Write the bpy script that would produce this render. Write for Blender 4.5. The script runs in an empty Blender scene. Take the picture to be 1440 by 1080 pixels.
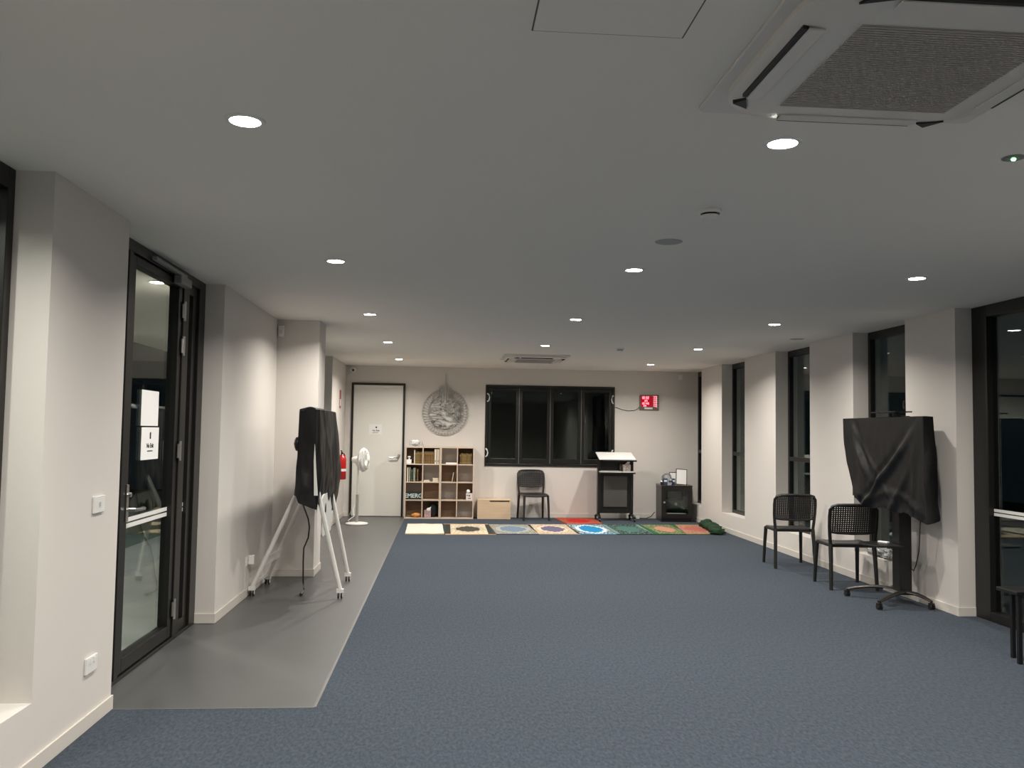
import bpy, bmesh, math, random
from mathutils import Vector, Matrix, noise
random.seed(7)
PI = math.pi
COL = bpy.context.scene.collection
XL, XR, YB, H, YF = -1.743, 4.358, 15.075, 2.622, -3.4

# ------------------------------------------------------------------ materials
MATS = {}
def mat(name, col, rough=.6, metal=0, bump=0, bscale=60, var=0, vscale=4, emit=None, estr=0, spec=.5, coat=0, sheen=0, trans=0, alpha=1):
    if name in MATS: return MATS[name]
    m = bpy.data.materials.new(name); m.use_nodes = True
    nt = m.node_tree; N = nt.nodes; L = nt.links; b = N['Principled BSDF']
    c = (*col, 1)
    b.inputs['Base Color'].default_value = c
    b.inputs['Roughness'].default_value = rough; b.inputs['Metallic'].default_value = metal
    b.inputs['Specular IOR Level'].default_value = spec
    b.inputs['Coat Weight'].default_value = coat
    b.inputs['Sheen Weight'].default_value = sheen
    b.inputs['Transmission Weight'].default_value = trans
    b.inputs['Alpha'].default_value = alpha
    tc = N.new('ShaderNodeTexCoord')
    if var:
        n = N.new('ShaderNodeTexNoise'); n.inputs['Scale'].default_value = vscale; n.inputs['Detail'].default_value = 4
        L.new(tc.outputs['Object'], n.inputs['Vector'])
        r = N.new('ShaderNodeValToRGB')
        r.color_ramp.elements[0].position = .3; r.color_ramp.elements[1].position = .7
        r.color_ramp.elements[0].color = (*[x*(1-var) for x in col], 1); r.color_ramp.elements[1].color = (*[min(1, x*(1+var)) for x in col], 1)
        L.new(n.outputs['Fac'], r.inputs['Fac']); L.new(r.outputs['Color'], b.inputs['Base Color'])
    if bump:
        n = N.new('ShaderNodeTexNoise'); n.inputs['Scale'].default_value = bscale; n.inputs['Detail'].default_value = 3
        L.new(tc.outputs['Object'], n.inputs['Vector'])
        bp = N.new('ShaderNodeBump'); bp.inputs['Strength'].default_value = bump; bp.inputs['Distance'].default_value = .01
        L.new(n.outputs['Fac'], bp.inputs['Height']); L.new(bp.outputs['Normal'], b.inputs['Normal'])
    if emit:
        b.inputs['Emission Color'].default_value = (*emit, 1); b.inputs['Emission Strength'].default_value = estr
    MATS[name] = m
    return m

def glass_mat():
    if 'glass' in MATS: return MATS['glass']
    m = bpy.data.materials.new('glass'); m.use_nodes = True
    nt = m.node_tree; N = nt.nodes; L = nt.links; N.clear()
    o = N.new('ShaderNodeOutputMaterial'); mx = N.new('ShaderNodeMixShader'); fr = N.new('ShaderNodeFresnel'); fr.inputs['IOR'].default_value = 1.5
    ge = N.new('ShaderNodeNewGeometry'); ma = N.new('ShaderNodeMath'); ma.operation = 'MULTIPLY_ADD'; ma.inputs[1].default_value = 1/1.5-1.5; ma.inputs[2].default_value = 1.5
    L.new(ge.outputs['Backfacing'], ma.inputs[0]); L.new(ma.outputs[0], fr.inputs['IOR'])
    t = N.new('ShaderNodeBsdfTransparent'); t.inputs['Color'].default_value = (.84, .88, .87, 1)
    g = N.new('ShaderNodeBsdfGlossy'); g.inputs['Roughness'].default_value = .0; g.inputs['Color'].default_value = (.9, .95, .93, 1)
    L.new(fr.outputs[0], mx.inputs[0]); L.new(t.outputs[0], mx.inputs[1]); L.new(g.outputs[0], mx.inputs[2]); L.new(mx.outputs[0], o.inputs[0])
    MATS['glass'] = m
    return m

def carpet_mat():
    m = bpy.data.materials.new('carpet'); m.use_nodes = True
    nt = m.node_tree; N = nt.nodes; L = nt.links; b = N['Principled BSDF']
    tc = N.new('ShaderNodeTexCoord')
    mp = N.new('ShaderNodeMapping'); mp.inputs['Scale'].default_value = (1, .45, 1); L.new(tc.outputs['Object'], mp.inputs[0])
    n1 = N.new('ShaderNodeTexNoise'); n1.inputs['Scale'].default_value = 62; n1.inputs['Detail'].default_value = 5; n1.inputs['Roughness'].default_value = .7
    L.new(mp.outputs[0], n1.inputs['Vector'])
    n2 = N.new('ShaderNodeTexNoise'); n2.inputs['Scale'].default_value = 320; n2.inputs['Detail'].default_value = 2; L.new(tc.outputs['Object'], n2.inputs['Vector'])
    a = N.new('ShaderNodeMath'); a.operation = 'ADD'; L.new(n1.outputs['Fac'], a.inputs[0]); L.new(n2.outputs['Fac'], a.inputs[1])
    d = N.new('ShaderNodeMath'); d.operation = 'MULTIPLY'; d.inputs[1].default_value = .5; L.new(a.outputs[0], d.inputs[0])
    r = N.new('ShaderNodeValToRGB'); e = r.color_ramp.elements
    e[0].position = .36; e[0].color = (.018, .026, .037, 1); e[1].position = .66; e[1].color = (.082, .103, .130, 1)
    k = e.new(.5); k.color = (.042, .055, .073, 1)
    L.new(d.outputs[0], r.inputs['Fac']); L.new(r.outputs[0], b.inputs['Base Color'])
    b.inputs['Roughness'].default_value = .95; b.inputs['Specular IOR Level'].default_value = .1
    b.inputs['Sheen Weight'].default_value = .05; b.inputs['Sheen Roughness'].default_value = .5
    bp = N.new('ShaderNodeBump'); bp.inputs['Strength'].default_value = .5; bp.inputs['Distance'].default_value = .006
    L.new(d.outputs[0], bp.inputs['Height']); L.new(bp.outputs[0], b.inputs['Normal'])
    return m

def wood_mat(name, c1, c2, axis=0, scale=9):
    if name in MATS: return MATS[name]
    m = bpy.data.materials.new(name); m.use_nodes = True
    nt = m.node_tree; N = nt.nodes; L = nt.links; b = N['Principled BSDF']
    tc = N.new('ShaderNodeTexCoord'); mp = N.new('ShaderNodeMapping'); s = [scale, scale, scale]; s[axis] = scale*.08
    mp.inputs['Scale'].default_value = s; L.new(tc.outputs['Object'], mp.inputs[0])
    n = N.new('ShaderNodeTexNoise'); n.inputs['Scale'].default_value = 4; n.inputs['Detail'].default_value = 6; L.new(mp.outputs[0], n.inputs['Vector'])
    r = N.new('ShaderNodeValToRGB'); r.color_ramp.elements[0].position = .3; r.color_ramp.elements[1].position = .7
    r.color_ramp.elements[0].color = (*c1, 1); r.color_ramp.elements[1].color = (*c2, 1)
    L.new(n.outputs['Fac'], r.inputs[0]); L.new(r.outputs[0], b.inputs['Base Color']); b.inputs['Roughness'].default_value = .55
    MATS[name] = m
    return m

WALL = mat('wall_paint', (.67, .635, .595), .85, bump=.04, bscale=180)
CEIL = mat('ceiling_paint', (.86, .825, .765), .9, bump=.03, bscale=150)
SKIRT = mat('skirting_vinyl', (.64, .605, .55), .5, bump=.02)
VINYL = mat('vinyl_floor', (.083, .085, .085), .38, bump=.03, bscale=220, var=.05, vscale=1.5)
FRAME = mat('dark_bronze_aluminium', (.012, .0115, .0105), .36, metal=.15, bump=.01)
STEEL = mat('brushed_steel', (.62, .61, .59), .3, metal=1, bump=.01)
WHITE = mat('white_plastic', (.78, .78, .75), .4, bump=.01)
WHITEM = mat('white_powder_coat', (.74, .74, .70), .4, bump=.01)
PAPER = mat('white_paper', (.85, .85, .84), .8, bump=.01)
BLACK = mat('black_plastic', (.014, .013, .013), .45, bump=.03, bscale=300)
BLACKM = mat('black_metal', (.012, .012, .012), .38, metal=.2, bump=.01)
DARKINK = mat('black_ink', (.01, .01, .01), .7, bump=.01)
VCOVER = mat('black_nylon_cover', (.006, .006, .0065), .42, bump=.25, bscale=22, spec=.35)
GREYM = mat('grey_metal', (.30, .30, .29), .45, metal=.5, bump=.01)
GLASS = glass_mat()

# ------------------------------------------------------------------ mesh builder
class MB:
    def __init__(s): s.bm = bmesh.new(); s.mi = 0
    def _f(s, vs):
        try:
            f = s.bm.faces.new(vs); f.material_index = s.mi; return f
        except ValueError: return None
    def box(s, x0, x1, y0, y1, z0, z1, M=None):
        P = [(x0,y0,z0),(x1,y0,z0),(x1,y1,z0),(x0,y1,z0),(x0,y0,z1),(x1,y0,z1),(x1,y1,z1),(x0,y1,z1)]
        v = [s.bm.verts.new(M @ Vector(p) if M else p) for p in P]
        for q in ((0,3,2,1),(4,5,6,7),(0,1,5,4),(1,2,6,5),(2,3,7,6),(3,0,4,7)): s._f([v[i] for i in q])
        return s
    def prism(s, pts, z0, z1, M=None):      # polygon in xy extruded in z
        M = M or Matrix.Identity(4)
        a = [s.bm.verts.new(M @ Vector((x, y, z0))) for x, y in pts]; b = [s.bm.verts.new(M @ Vector((x, y, z1))) for x, y in pts]
        s._f(a[::-1]); s._f(b); n = len(pts)
        for i in range(n): s._f([a[i], a[(i+1)%n], b[(i+1)%n], b[i]])
        return s
    def tube(s, pts, r, n=8, caps=True, flat=1.0):
        pts = [Vector(p) for p in pts]; rings = []
        for i, p in enumerate(pts):
            d = (pts[min(i+1, len(pts)-1)] - pts[max(i-1, 0)]).normalized()
            up = Vector((0,0,1)) if abs(d.z) < .9 else Vector((0,1,0))
            u = d.cross(up).normalized(); w = u.cross(d).normalized()
            rr = r[i] if isinstance(r, (list, tuple)) else r
            rings.append([s.bm.verts.new(p + u*rr*math.cos(2*PI*k/n) + w*rr*flat*math.sin(2*PI*k/n)) for k in range(n)])
        for a, b in zip(rings, rings[1:]):
            for k in range(n): s._f([a[k], a[(k+1)%n], b[(k+1)%n], b[k]])
        if caps: s._f(rings[0][::-1]); s._f(rings[-1])
        return s
    def bar(s, p, q, w, h, up=(0,0,1), w2=None, h2=None):
        p, q = Vector(p), Vector(q); d = (q-p).normalized(); u = d.cross(Vector(up)).normalized(); v = u.cross(d)
        w2 = w2 or w; h2 = h2 or h
        a = [s.bm.verts.new(p + u*i*w/2 + v*j*h/2) for i, j in ((-1,-1),(1,-1),(1,1),(-1,1))]
        b = [s.bm.verts.new(q + u*i*w2/2 + v*j*h2/2) for i, j in ((-1,-1),(1,-1),(1,1),(-1,1))]
        s._f(a[::-1]); s._f(b)
        for k in range(4): s._f([a[k], a[(k+1)%4], b[(k+1)%4], b[k]])
        return s
    def lathe(s, prof, n=24, M=None, close=False):   # prof: (r, z)
        M = M or Matrix.Identity(4); rings = []
        for r, z in prof:
            if r < 1e-6: rings.append([s.bm.verts.new(M @ Vector((0,0,z)))])
            else: rings.append([s.bm.verts.new(M @ Vector((r*math.cos(2*PI*k/n), r*math.sin(2*PI*k/n), z))) for k in range(n)])
        R = list(zip(rings, rings[1:]))
        if close: R.append((rings[-1], rings[0]))
        for a, b in R:
            for k in range(n):
                k2 = (k+1)%n
                if len(a) == 1 and len(b) == 1: continue
                if len(a) == 1: s._f([a[0], b[k2], b[k]])
                elif len(b) == 1: s._f([a[k], a[k2], b[0]])
                else: s._f([a[k], a[k2], b[k2], b[k]])
        return s
    def grid(s, rows, close_u=False):
        V = [[s.bm.verts.new(p) for p in r] for r in rows]
        for a, b in zip(V, V[1:]):
            n = len(a)
            for k in range(n if close_u else n-1): s._f([a[k], a[(k+1)%n], b[(k+1)%n], b[k]])
        return s
    def blob(s, c, r, seed=0, amp=.2, n=14):
        rows = []
        for i in range(n//2+1):
            t = PI*i/(n//2); row = []
            for k in range(n):
                a = 2*PI*k/n; d = Vector((math.sin(t)*math.cos(a), math.sin(t)*math.sin(a), math.cos(t)))
                q = 1 + amp*noise.noise(d*2.3 + Vector((seed*7.1, seed*3.3, 0)))
                row.append((c[0]+d.x*r[0]*q, c[1]+d.y*r[1]*q, max(c[2]+d.z*r[2]*q, c[2]-r[2])))
            rows.append(row)
        return s.grid(rows, True)
    def build(s, name, material, parent=None, bevel=0, smooth=False, solid=0, subsurf=0, origin=None, kind=None):
        bmesh.ops.recalc_face_normals(s.bm, faces=s.bm.faces)
        me = bpy.data.meshes.new(name)
        if origin:
            for v in s.bm.verts: v.co -= Vector(origin)
        s.bm.to_mesh(me); s.bm.free()
        for m in (material if isinstance(material, (list, tuple)) else [material]): me.materials.append(m)
        o = bpy.data.objects.new(name, me); COL.objects.link(o)
        if origin: o.location = origin
        if parent: o.parent = parent
        if smooth:
            for p in me.polygons: p.use_smooth = True
            if smooth == 'auto':
                me.set_sharp_from_angle(angle=math.radians(40))
        if solid:
            md = o.modifiers.new('solid', 'SOLIDIFY'); md.thickness = solid; md.offset = 0
        if bevel:
            md = o.modifiers.new('bevel', 'BEVEL'); md.width = bevel; md.segments = 2; md.limit_method = 'ANGLE'
        if subsurf:
            md = o.modifiers.new('sub', 'SUBSURF'); md.levels = subsurf; md.render_levels = subsurf
        if kind: o['kind'] = kind
        return o

def tag(o, label, cat, group=None):
    o['label'] = label; o['category'] = cat
    if group: o['group'] = group
    return o
def thing(name, label, cat, loc=(0,0,0), rz=0, group=None):
    o = bpy.data.objects.new(name, None); COL.objects.link(o)
    o.location = loc; o.rotation_euler = (0, 0, rz); o.empty_display_size = .05
    return tag(o, label, cat, group)
def struct(name, mb, m, parent=None, **k):
    o = mb.build(name, m, parent, **k)
    if not parent: o['kind'] = 'structure'
    return o
def dup(root, loc, rz=None, label=None):
    r = root.copy(); COL.objects.link(r); r.location = loc
    if rz is not None: r.rotation_euler = (0, 0, rz)
    if label: r['label'] = label
    for ch in list(root.children):
        c = ch.copy(); COL.objects.link(c); c.parent = r
        for g in list(ch.children):
            d = g.copy(); COL.objects.link(d); d.parent = c
    return r
def text_part(name, body, size, M, m, parent, ext=.0008, align='CENTER', bold=0):
    cu = bpy.data.curves.new(name, 'FONT'); cu.body = body; cu.size = size; cu.align_x = align; cu.align_y = 'CENTER'
    cu.extrude = ext; cu.offset = bold
    tmp = bpy.data.objects.new(name+'_tmp', cu); COL.objects.link(tmp)
    bpy.context.view_layer.update()
    me = bpy.data.meshes.new_from_object(tmp.evaluated_get(bpy.context.evaluated_depsgraph_get()))
    bpy.data.objects.remove(tmp); me.transform(M); me.materials.clear(); me.materials.append(m)
    o = bpy.data.objects.new(name, me); COL.objects.link(o)
    if parent: o.parent = parent
    return o
def face_neg_y(x, y, z):   # text plane facing -Y
    return Matrix.Translation((x, y, z)) @ Matrix.Rotation(PI/2, 4, 'X')
def face_pos_x(x, y, z):   # text plane facing +X
    return Matrix.Translation((x, y, z)) @ Matrix.Rotation(PI/2, 4, 'Z') @ Matrix.Rotation(PI/2, 4, 'X')

# ------------------------------------------------------------------ room shell
XG, XGR, XC, YC = -1.94, 4.555, -.674, 4.766
m = MB(); m.box(XC, XR+.3, YF, YB, -.12, 0); m.box(XL-.3, XC, YF, YC, -.12, 0)
carp = struct('floor', m, carpet_mat())
m = MB(); m.box(XL-.3, XC, YC, YB, -.12, -.002)
struct('floor_vinyl', m, VINYL)
m = MB(); m.box(XC-.008, XC+.008, YC, YB, -.004, .003); m.box(XL, XC, YC-.006, YC+.006, -.004, .002)
struct('trim_1', m, mat('edge_strip_metal', (.15,.15,.145), .45, metal=.3, bump=.01))
m = MB(); m.box(XL-.32, XR+.32, YF-.2, YB+.2, H, H+.15)
struct('ceiling', m, CEIL)
# left wall
m = MB(); XO = XL-.30; SILL = .31
m.box(XO, XL, YF, 2.5, 0, H); m.box(XO, XL, 2.5, 3.875, 0, SILL); m.box(XO, XL, 3.875, 4.77, 0, H)
m.box(XO, XL, 6.81, 12.15, 0, H); m.box(XL, -1.316, 8.933, 9.39, 0, H)
m.box(XO, XL, 12.15, 13.25, 0, SILL); m.box(XO, XL, 13.25, YB+.2, 0, H)
struct('wall_left', m, WALL)
# right wall
m = MB(); XO2 = XR+.30; SR = .285
m.box(XR, XO2, YF, 4.2, 0, H); m.box(XR, XO2, 7.002, 7.805, 0, H)
prev = 7.805
for a, b in ((7.805, 8.854), (9.949, 11.019), (12.191, 13.229), (14.307, YB)):
    m.box(XR, XO2, prev, a, 0, H); m.box(XR, XO2, a, b, 0, SR); prev = b
struct('wall_right', m, WALL)
# back wall with window opening
WX0, WX1, WZ0, WZ1 = .698, 3.008, .897, 2.326
m = MB(); m.box(XL, WX0, YB, YB+.2, 0, H); m.box(WX1, XR+.3, YB, YB+.2, 0, H)
m.box(WX0, WX1, YB, YB+.2, 0, WZ0); m.box(WX0, WX1, YB, YB+.2, WZ1, H)
struct('wall_back', m, WALL)
m = MB(); m.box(XL-.3, XR+.3, YF-.2, YF, 0, H); struct('wall_front', m, WALL)
# skirting
SK, ST = .074, .010
m = MB()
m.box(XL, XL+ST, YF, 4.77+ST, 0, SK); m.box(XG+.03, XL, 4.77, 4.77+ST, 0, SK)
m.box(XG+.03, XL+ST, 6.81-ST, 6.81, 0, SK); m.box(XL, XL+ST, 6.81, 8.933, 0, SK)
m.box(XL, -1.316+ST, 8.933-ST, 8.933, 0, SK); m.box(-1.316, -1.316+ST, 8.933, 9.39, 0, SK); m.box(XL, -1.316+ST, 9.39, 9.39+ST, 0, SK)
m.box(XL, XL+ST, 9.40, YB, 0, SK)
struct('baseboard_left', m, SKIRT, bevel=.002)
m = MB(); m.box(XR-ST, XR, 7.002-ST, YB, 0, SK); m.box(XR, XGR-.03, 7.002-ST, 7.002, 0, SK); m.box(XR-ST, XR, YF, 4.2, 0, SK)
struct('baseboard_right', m, SKIRT, bevel=.002)
m = MB(); m.box(XL, -1.64, YB-ST, YB, 0, SK); m.box(-.70, XR, YB-ST, YB, 0, SK)
struct('baseboard_back', m, SKIRT, bevel=.002)

# tall narrow windows : frame + pane + transom
def side_window(idx, X, y0, y1, z0, mull=(), zt=None, stripe=None, fw=.05, side=1):
    m = MB(); a, b = X-.03, X+.03
    m.box(a, b, y0, y0+fw, z0, H); m.box(a, b, y1-fw, y1, z0, H); m.box(a, b, y0+fw, y1-fw, z0, z0+fw); m.box(a, b, y0+fw, y1-fw, H-fw*1.6, H)
    if zt: m.box(a, b, y0+fw, y1-fw, zt-.028, zt+.028)
    for y in mull: m.box(a, b, y-fw/2, y+fw/2, z0+fw, H-fw*1.6)
    w = struct('window_%d' % idx, m, FRAME, bevel=.003)
    g = MB().box(X-.004, X+.004, y0+fw*.6, y1-fw*.6, z0+fw*.6, H-fw); g.build('pane', GLASS, w)
    if stripe:
        s = MB()
        for z in stripe: s.box(X-.0075*side, X-.0055*side, y0+fw+.01, y1-fw-.01, z, z+.018)
        s.build('marking_strip', WHITE, w)
    return w
side_window(1, XG, 2.5, 3.875, SILL, fw=.06)
side_window(2, XG, 12.15, 13.25, SILL)
side_window(3, XGR, 7.805, 8.854, SR, zt=1.25)
side_window(4, XGR, 9.949, 11.019, SR, zt=1.20)
side_window(5, XGR, 12.191, 13.229, SR, zt=1.21)
side_window(6, XGR, 14.307, YB, SR, zt=1.2)
# big glazing on the right (sliding door), full height
m = MB()
m.box(XGR-.05, XGR+.05, 6.80, 7.0, 0, H); m.box(XGR-.05, XGR+.05, 4.2, 4.32, 0, H); m.box(XGR-.05, XGR+.05, 4.32, 6.8, 0, .08); m.box(XGR-.05, XGR+.05, 4.32, 6.8, H-.10, H)
m.box(XGR-.045, XGR+.045, 5.50, 5.6, .08, H-.10)
d = struct('door_2', m, FRAME, bevel=.004)
MB().box(XGR-.004, XGR+.004, 4.3, 6.82, .06, H-.08).build('pane', GLASS, d)
s = MB()
for z in (.865, .898): s.box(XGR-.010, XGR-.006, 4.33, 6.795, z, z+.024)
s.build('marking_strip', WHITE, d)

# left glazed entry door : outer frame, leaf with hinges, lever, closer, side light
m = MB(); A, B = XG-.05, XG+.05
m.box(A, B, 4.77, 4.83, 0, H); m.box(A, B, 6.66, 6.81, 0, H); m.box(A, B, 4.83, 6.66, H-.07, H); m.box(A, B, 4.83, 6.66, 0, .02)
m.box(A, B, 5.20, 5.27, .02, H-.07)      # fixed mullion before the leaf
m.box(A, B, 6.27, 6.40, .02, H-.07)      # mullion after the leaf
m.box(A+.02, B-.02, 6.40, 6.66, .02, .10); m.box(A+.02, B-.02, 6.40, 6.66, H-.14, H-.07); m.box(A+.02, B-.02, 6.56, 6.66, .1, H-.14)
m.box(A+.02, B-.02, 4.83, 5.20, .02, .10)
d1 = struct('door_1', m, FRAME, bevel=.004)
MB().box(XG-.004, XG+.004, 6.39, 6.58, .08, H-.12).build('side_pane', GLASS, d1)
MB().box(XG-.004, XG+.004, 4.82, 5.24, .08, H-.06).build('side_pane', GLASS, d1)
lf = MB(); y0, y1 = 5.275, 6.262
lf.box(XG-.03, XG+.04, y0, y0+.065, .03, H-.08); lf.box(XG-.03, XG+.04, y1-.075, y1, .03, H-.08); lf.box(XG-.03, XG+.04, y0+.065, y1-.075, .03, .115); lf.box(XG-.03, XG+.04, y0+.065, y1-.075, H-.13, H-.08)
lf = lf.build('door_leaf', FRAME, d1, bevel=.004)
MB().box(XG-.004, XG+.004, y0+.05, y1-.06, .10, H-.12).build('leaf_pane', GLASS, lf)
s = MB()
for z in (.878, .915): s.box(XG+.006, XG+.009, y0+.068, y1-.078, z, z+.026)
s.box(XG+.006, XG+.009, 6.41, 6.55, .878, .904); s.box(XG+.006, XG+.009, 6.41, 6.55, .915, .941)
s.build('marking_strip', WHITE, d1)
for z in (2.33, 2.08, 1.33, .22):
    h = MB(); h.tube([(XG+.058, 6.268, z-.07), (XG+.058, 6.268, z+.07)], .011); h.box(XG+.048, XG+.054, 6.24, 6.30, z-.05, z+.05); h.build('hinge', STEEL, d1)
hd = MB(); hd.box(XG+.04, XG+.052, y0+.018, y0+.055, .93, 1.15)
hd.tube([(XG+.045, y0+.042, 1.0), (XG+.095, y0+.042, 1.0), (XG+.105, y0+.06, 1.0), (XG+.105, y0+.17, .998), (XG+.085, y0+.185, .997)], .011)
hd.tube([(XG+.045, y0+.042, 1.09), (XG+.07, y0+.042, 1.09)], .014)
hd.build('lever_handle', STEEL, d1, smooth='auto')
cl = MB(); cl.box(XG+.05, XG+.105, 6.02, 6.26, H-.13, H-.07); cl.build('door_closer', GREYM, d1, bevel=.006)
MB().bar((XG+.08, 6.18, H-.06), (XG+.075, 5.55, H-.05), .03, .022).build('closer_arm', GREYM, d1)
# papers on the glass
XP_ = XG+.0095
tag(MB().box(XP_, XP_+.0015, 5.60, 5.925, 1.505, 1.735).build('blank_notice', PAPER), 'blank white sheet taped to the entry door glass, above the exit notice', 'paper')
nt_ = thing('exit_notice', 'white paper exit notice taped low on the entry door glass', 'sign', (XP_, 5.785, 1.39))
M_ = Matrix.Translation((0,0,0))
MB().box(0, .0015, -.165, .165, -.105, .105).build('sheet', PAPER, nt_)
text_part('lettering', 'No Exit', .041, face_pos_x(.002, 0, -.015), DARKINK, nt_, bold=.001)
ic = MB(); ic.lathe([(0,0),(.012,0),(.012,.002),(0,.002)], 12, face_pos_x(.0015, 0, .062)); ic.box(.0015, .003, -.011, .011, .03, .058)
ic.build('symbol', DARKINK, nt_)
MB().box(.0015,.003,-.05,.05,-.052,-.046).build('underline', DARKINK, nt_)

# back door
DX0, DX1, DH = -1.639, -.709, 2.32
m = MB(); t = .035
m.box(DX0, DX0+t, YB-.03, YB, 0, DH); m.box(DX1-t, DX1, YB-.03, YB, 0, DH); m.box(DX0+t, DX1-t, YB-.03, YB, DH-t, DH)
d3 = struct('door_3', m, FRAME, bevel=.003)
MB().box(DX0+t+.004, DX1-t-.004, YB-.018, YB-.002, .012, DH-t-.004).build('door_leaf', mat('door_paint', (.76,.75,.70), .5, bump=.02), d3, bevel=.002)
h = MB(); Mh = Matrix.Translation((-.815, YB-.018, 1.03)) @ Matrix.Rotation(PI/2, 4, 'X')
h.lathe([(0,0),(.03,0),(.03,.008),(0,.01)], 20, Mh); h.tube([(-.815, YB-.02, 1.03), (-.815, YB-.07, 1.03), (-.835, YB-.078, 1.03), (-.955, YB-.078, 1.025)], .011)
h.lathe([(0,0),(.026,0),(.024,.012),(0,.014)], 16, Matrix.Translation((-.80, YB-.018, 1.06)) @ Matrix.Rotation(PI/2, 4, 'X'))
h.build('door_handle', STEEL, d3, smooth='auto')
sg = thing('door_sign', 'small white exit sign stuck on the white back door', 'sign', (-1.215, YB-.020, 1.51))
MB().box(-.11, .11, -.002, 0, -.09, .09).build('plate', PAPER, sg)
ic = MB(); ic.lathe([(0,0),(.015,0),(.015,.002),(0,.002)], 14, face_neg_y(.015, -.002, .035)); ic.build('symbol', DARKINK, sg)
MB().box(-.05,.05,-.0035,-.002,-.062,-.056).build('underline', DARKINK, sg)
text_part('lettering', 'No Exit', .038, face_neg_y(.01, -.003, -.022), DARKINK, sg, bold=.001)

# back bifold window
m = MB(); fo = .045
m.box(WX0, WX1, YB-.02, YB+.08, WZ0, WZ0+fo); m.box(WX0, WX1, YB-.02, YB+.08, WZ1-fo, WZ1); m.box(WX0, WX0+fo, YB-.02, YB+.08, WZ0+fo, WZ1-fo); m.box(WX1-fo, WX1, YB-.02, YB+.08, WZ0+fo, WZ1-fo)
wb = struct('window_7', m, FRAME, bevel=.004)
n = 4; wd = (WX1-WX0-2*fo)/n
for i in range(n):
    a = WX0+fo+i*wd+.003; b = a+wd-.006; z0, z1 = WZ0+fo+.004, WZ1-fo-.004; q = .055
    s = MB(); s.box(a, a+q, YB, YB+.05, z0, z1); s.box(b-q, b, YB, YB+.05, z0, z1); s.box(a+q, b-q, YB, YB+.05, z0, z0+.085); s.box(a+q, b-q, YB, YB+.05, z1-q, z1)
    s = s.build('sash', FRAME, wb, bevel=.003)
    MB().box(a+q-.01, b-q+.01, YB+.02, YB+.028, z0+.075, z1-q+.01).build('pane', GLASS, s)
    if i: MB().box(a-.006, a, YB-.004, YB+.003, z0, z1).build('sash_seal', GREYM, wb)
for x, z, s_ in ((.745, 2.10, 1), (.728, 1.13, 1), (2.965, 2.10, -1), (2.965, 1.13, -1)):
    hb = MB(); hb.tube([(x-.012*s_, YB-.022, z-.07), (x+.010*s_, YB-.045, z-.05), (x+.022*s_, YB-.05, z), (x+.010*s_, YB-.045, z+.05), (x-.012*s_, YB-.022, z+.07)], .012)
    hb.build('pull_handle', WHITE, wb, smooth='auto')
# dim kitchen behind the back window
m = MB(); m.box(WX0-.5, WX1+.5, YB+3, YB+3.1, 0, H); m.box(WX0-.6, WX0-.5, YB+.2, YB+3.1, 0, H); m.box(WX1+.5, WX1+.6, YB+.2, YB+3.1, 0, H); m.box(WX0-.6, WX1+.6, YB+.2, YB+3.1, H, H+.1); m.box(WX0-.6, WX1+.6, YB+.2, YB+3.1, -.1, 0)
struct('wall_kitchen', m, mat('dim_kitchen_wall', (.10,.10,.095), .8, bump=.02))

# outside ground
m = MB(); m.box(-4.2, XL-.3, -4, 17, H+.01, H+.2); struct('ceiling_soffit', m, CEIL)
m = MB(); m.box(-4.0, XL-.3, -6, 20, -.16, -.04); struct('floor_pavement', m, mat('concrete', (.34,.35,.32), .85, bump=.1, bscale=40, var=.12, vscale=2))
m = MB(); m.box(-14, -4.0, -8, 22, -.16, -.05); struct('floor_lawn', m, mat('lawn', (.05,.11,.025), .95, bump=.6, bscale=90, var=.3, vscale=12))
m = MB(); m.box(XR+.3, 14, -8, 22, -.16, -.05); struct('floor_terrace', m, mat('terrace', (.10,.10,.09), .85, bump=.1, bscale=40))

# ------------------------------------------------------------------ downlights
EM = mat('lamp_diffuser', (1,.98,.92), .5, emit=(1,.95,.84), estr=42)
def make_downlight():
    t = thing('downlight', 'x', 'downlight', (0,0,H), 0, 'round recessed ceiling downlights')
    MB().lathe([(.054,-.001),(.056,-.006),(.070,-.005),(.074,0),(.054,0)], 28, close=True).build('trim_ring', WHITE, t, smooth='auto')
    MB().lathe([(0,-.0075),(.03,-.007),(.052,-.0045),(.0535,-.0005),(0,-.0005)], 28).build('diffuser', EM, t)
    ld = bpy.data.lights.new('lamp', 'AREA'); ld.shape = 'DISK'; ld.size = .09; ld.energy = LAMP_W; ld.color = (1, .94, .865); ld.spread = math.radians(152)
    lo = bpy.data.objects.new('lamp', ld); COL.objects.link(lo); lo.parent = t; lo.location = (0,0,-.011)
    return t
LAMP_W = 33
lx, lc = -.75, 2.018
rows = [.52, 3.13, 5.72, 8.33, 10.94, 13.55]  # first row is out of view, added to light the foreground
rown = ['unseen, added for light over the near foreground', 'nearest the camera', 'second row from the camera', 'third row, mid ceiling', 'fourth row, behind the third', 'nearest the back wall']
coln = ['left', 'centre', 'right']
dl = None
for i, y in enumerate(rows):
    for j in range(3):
        lab = 'lit round ceiling downlight, %s column, %s' % (coln[j], rown[i])
        if dl is None: dl = make_downlight(); dl.location = (lx+lc*j, y, H); dl['label'] = lab
        else: dup(dl, (lx+lc*j, y, H), None, lab)

for k, y in enumerate((2.9, 6.84, 10.8)):
    dup(dl, (-2.27, y, H+.01), None, 'outdoor soffit downlight beyond the left glazing, ' + ['near the camera','seen through the entry door','beyond the left wall'][k])
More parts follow.
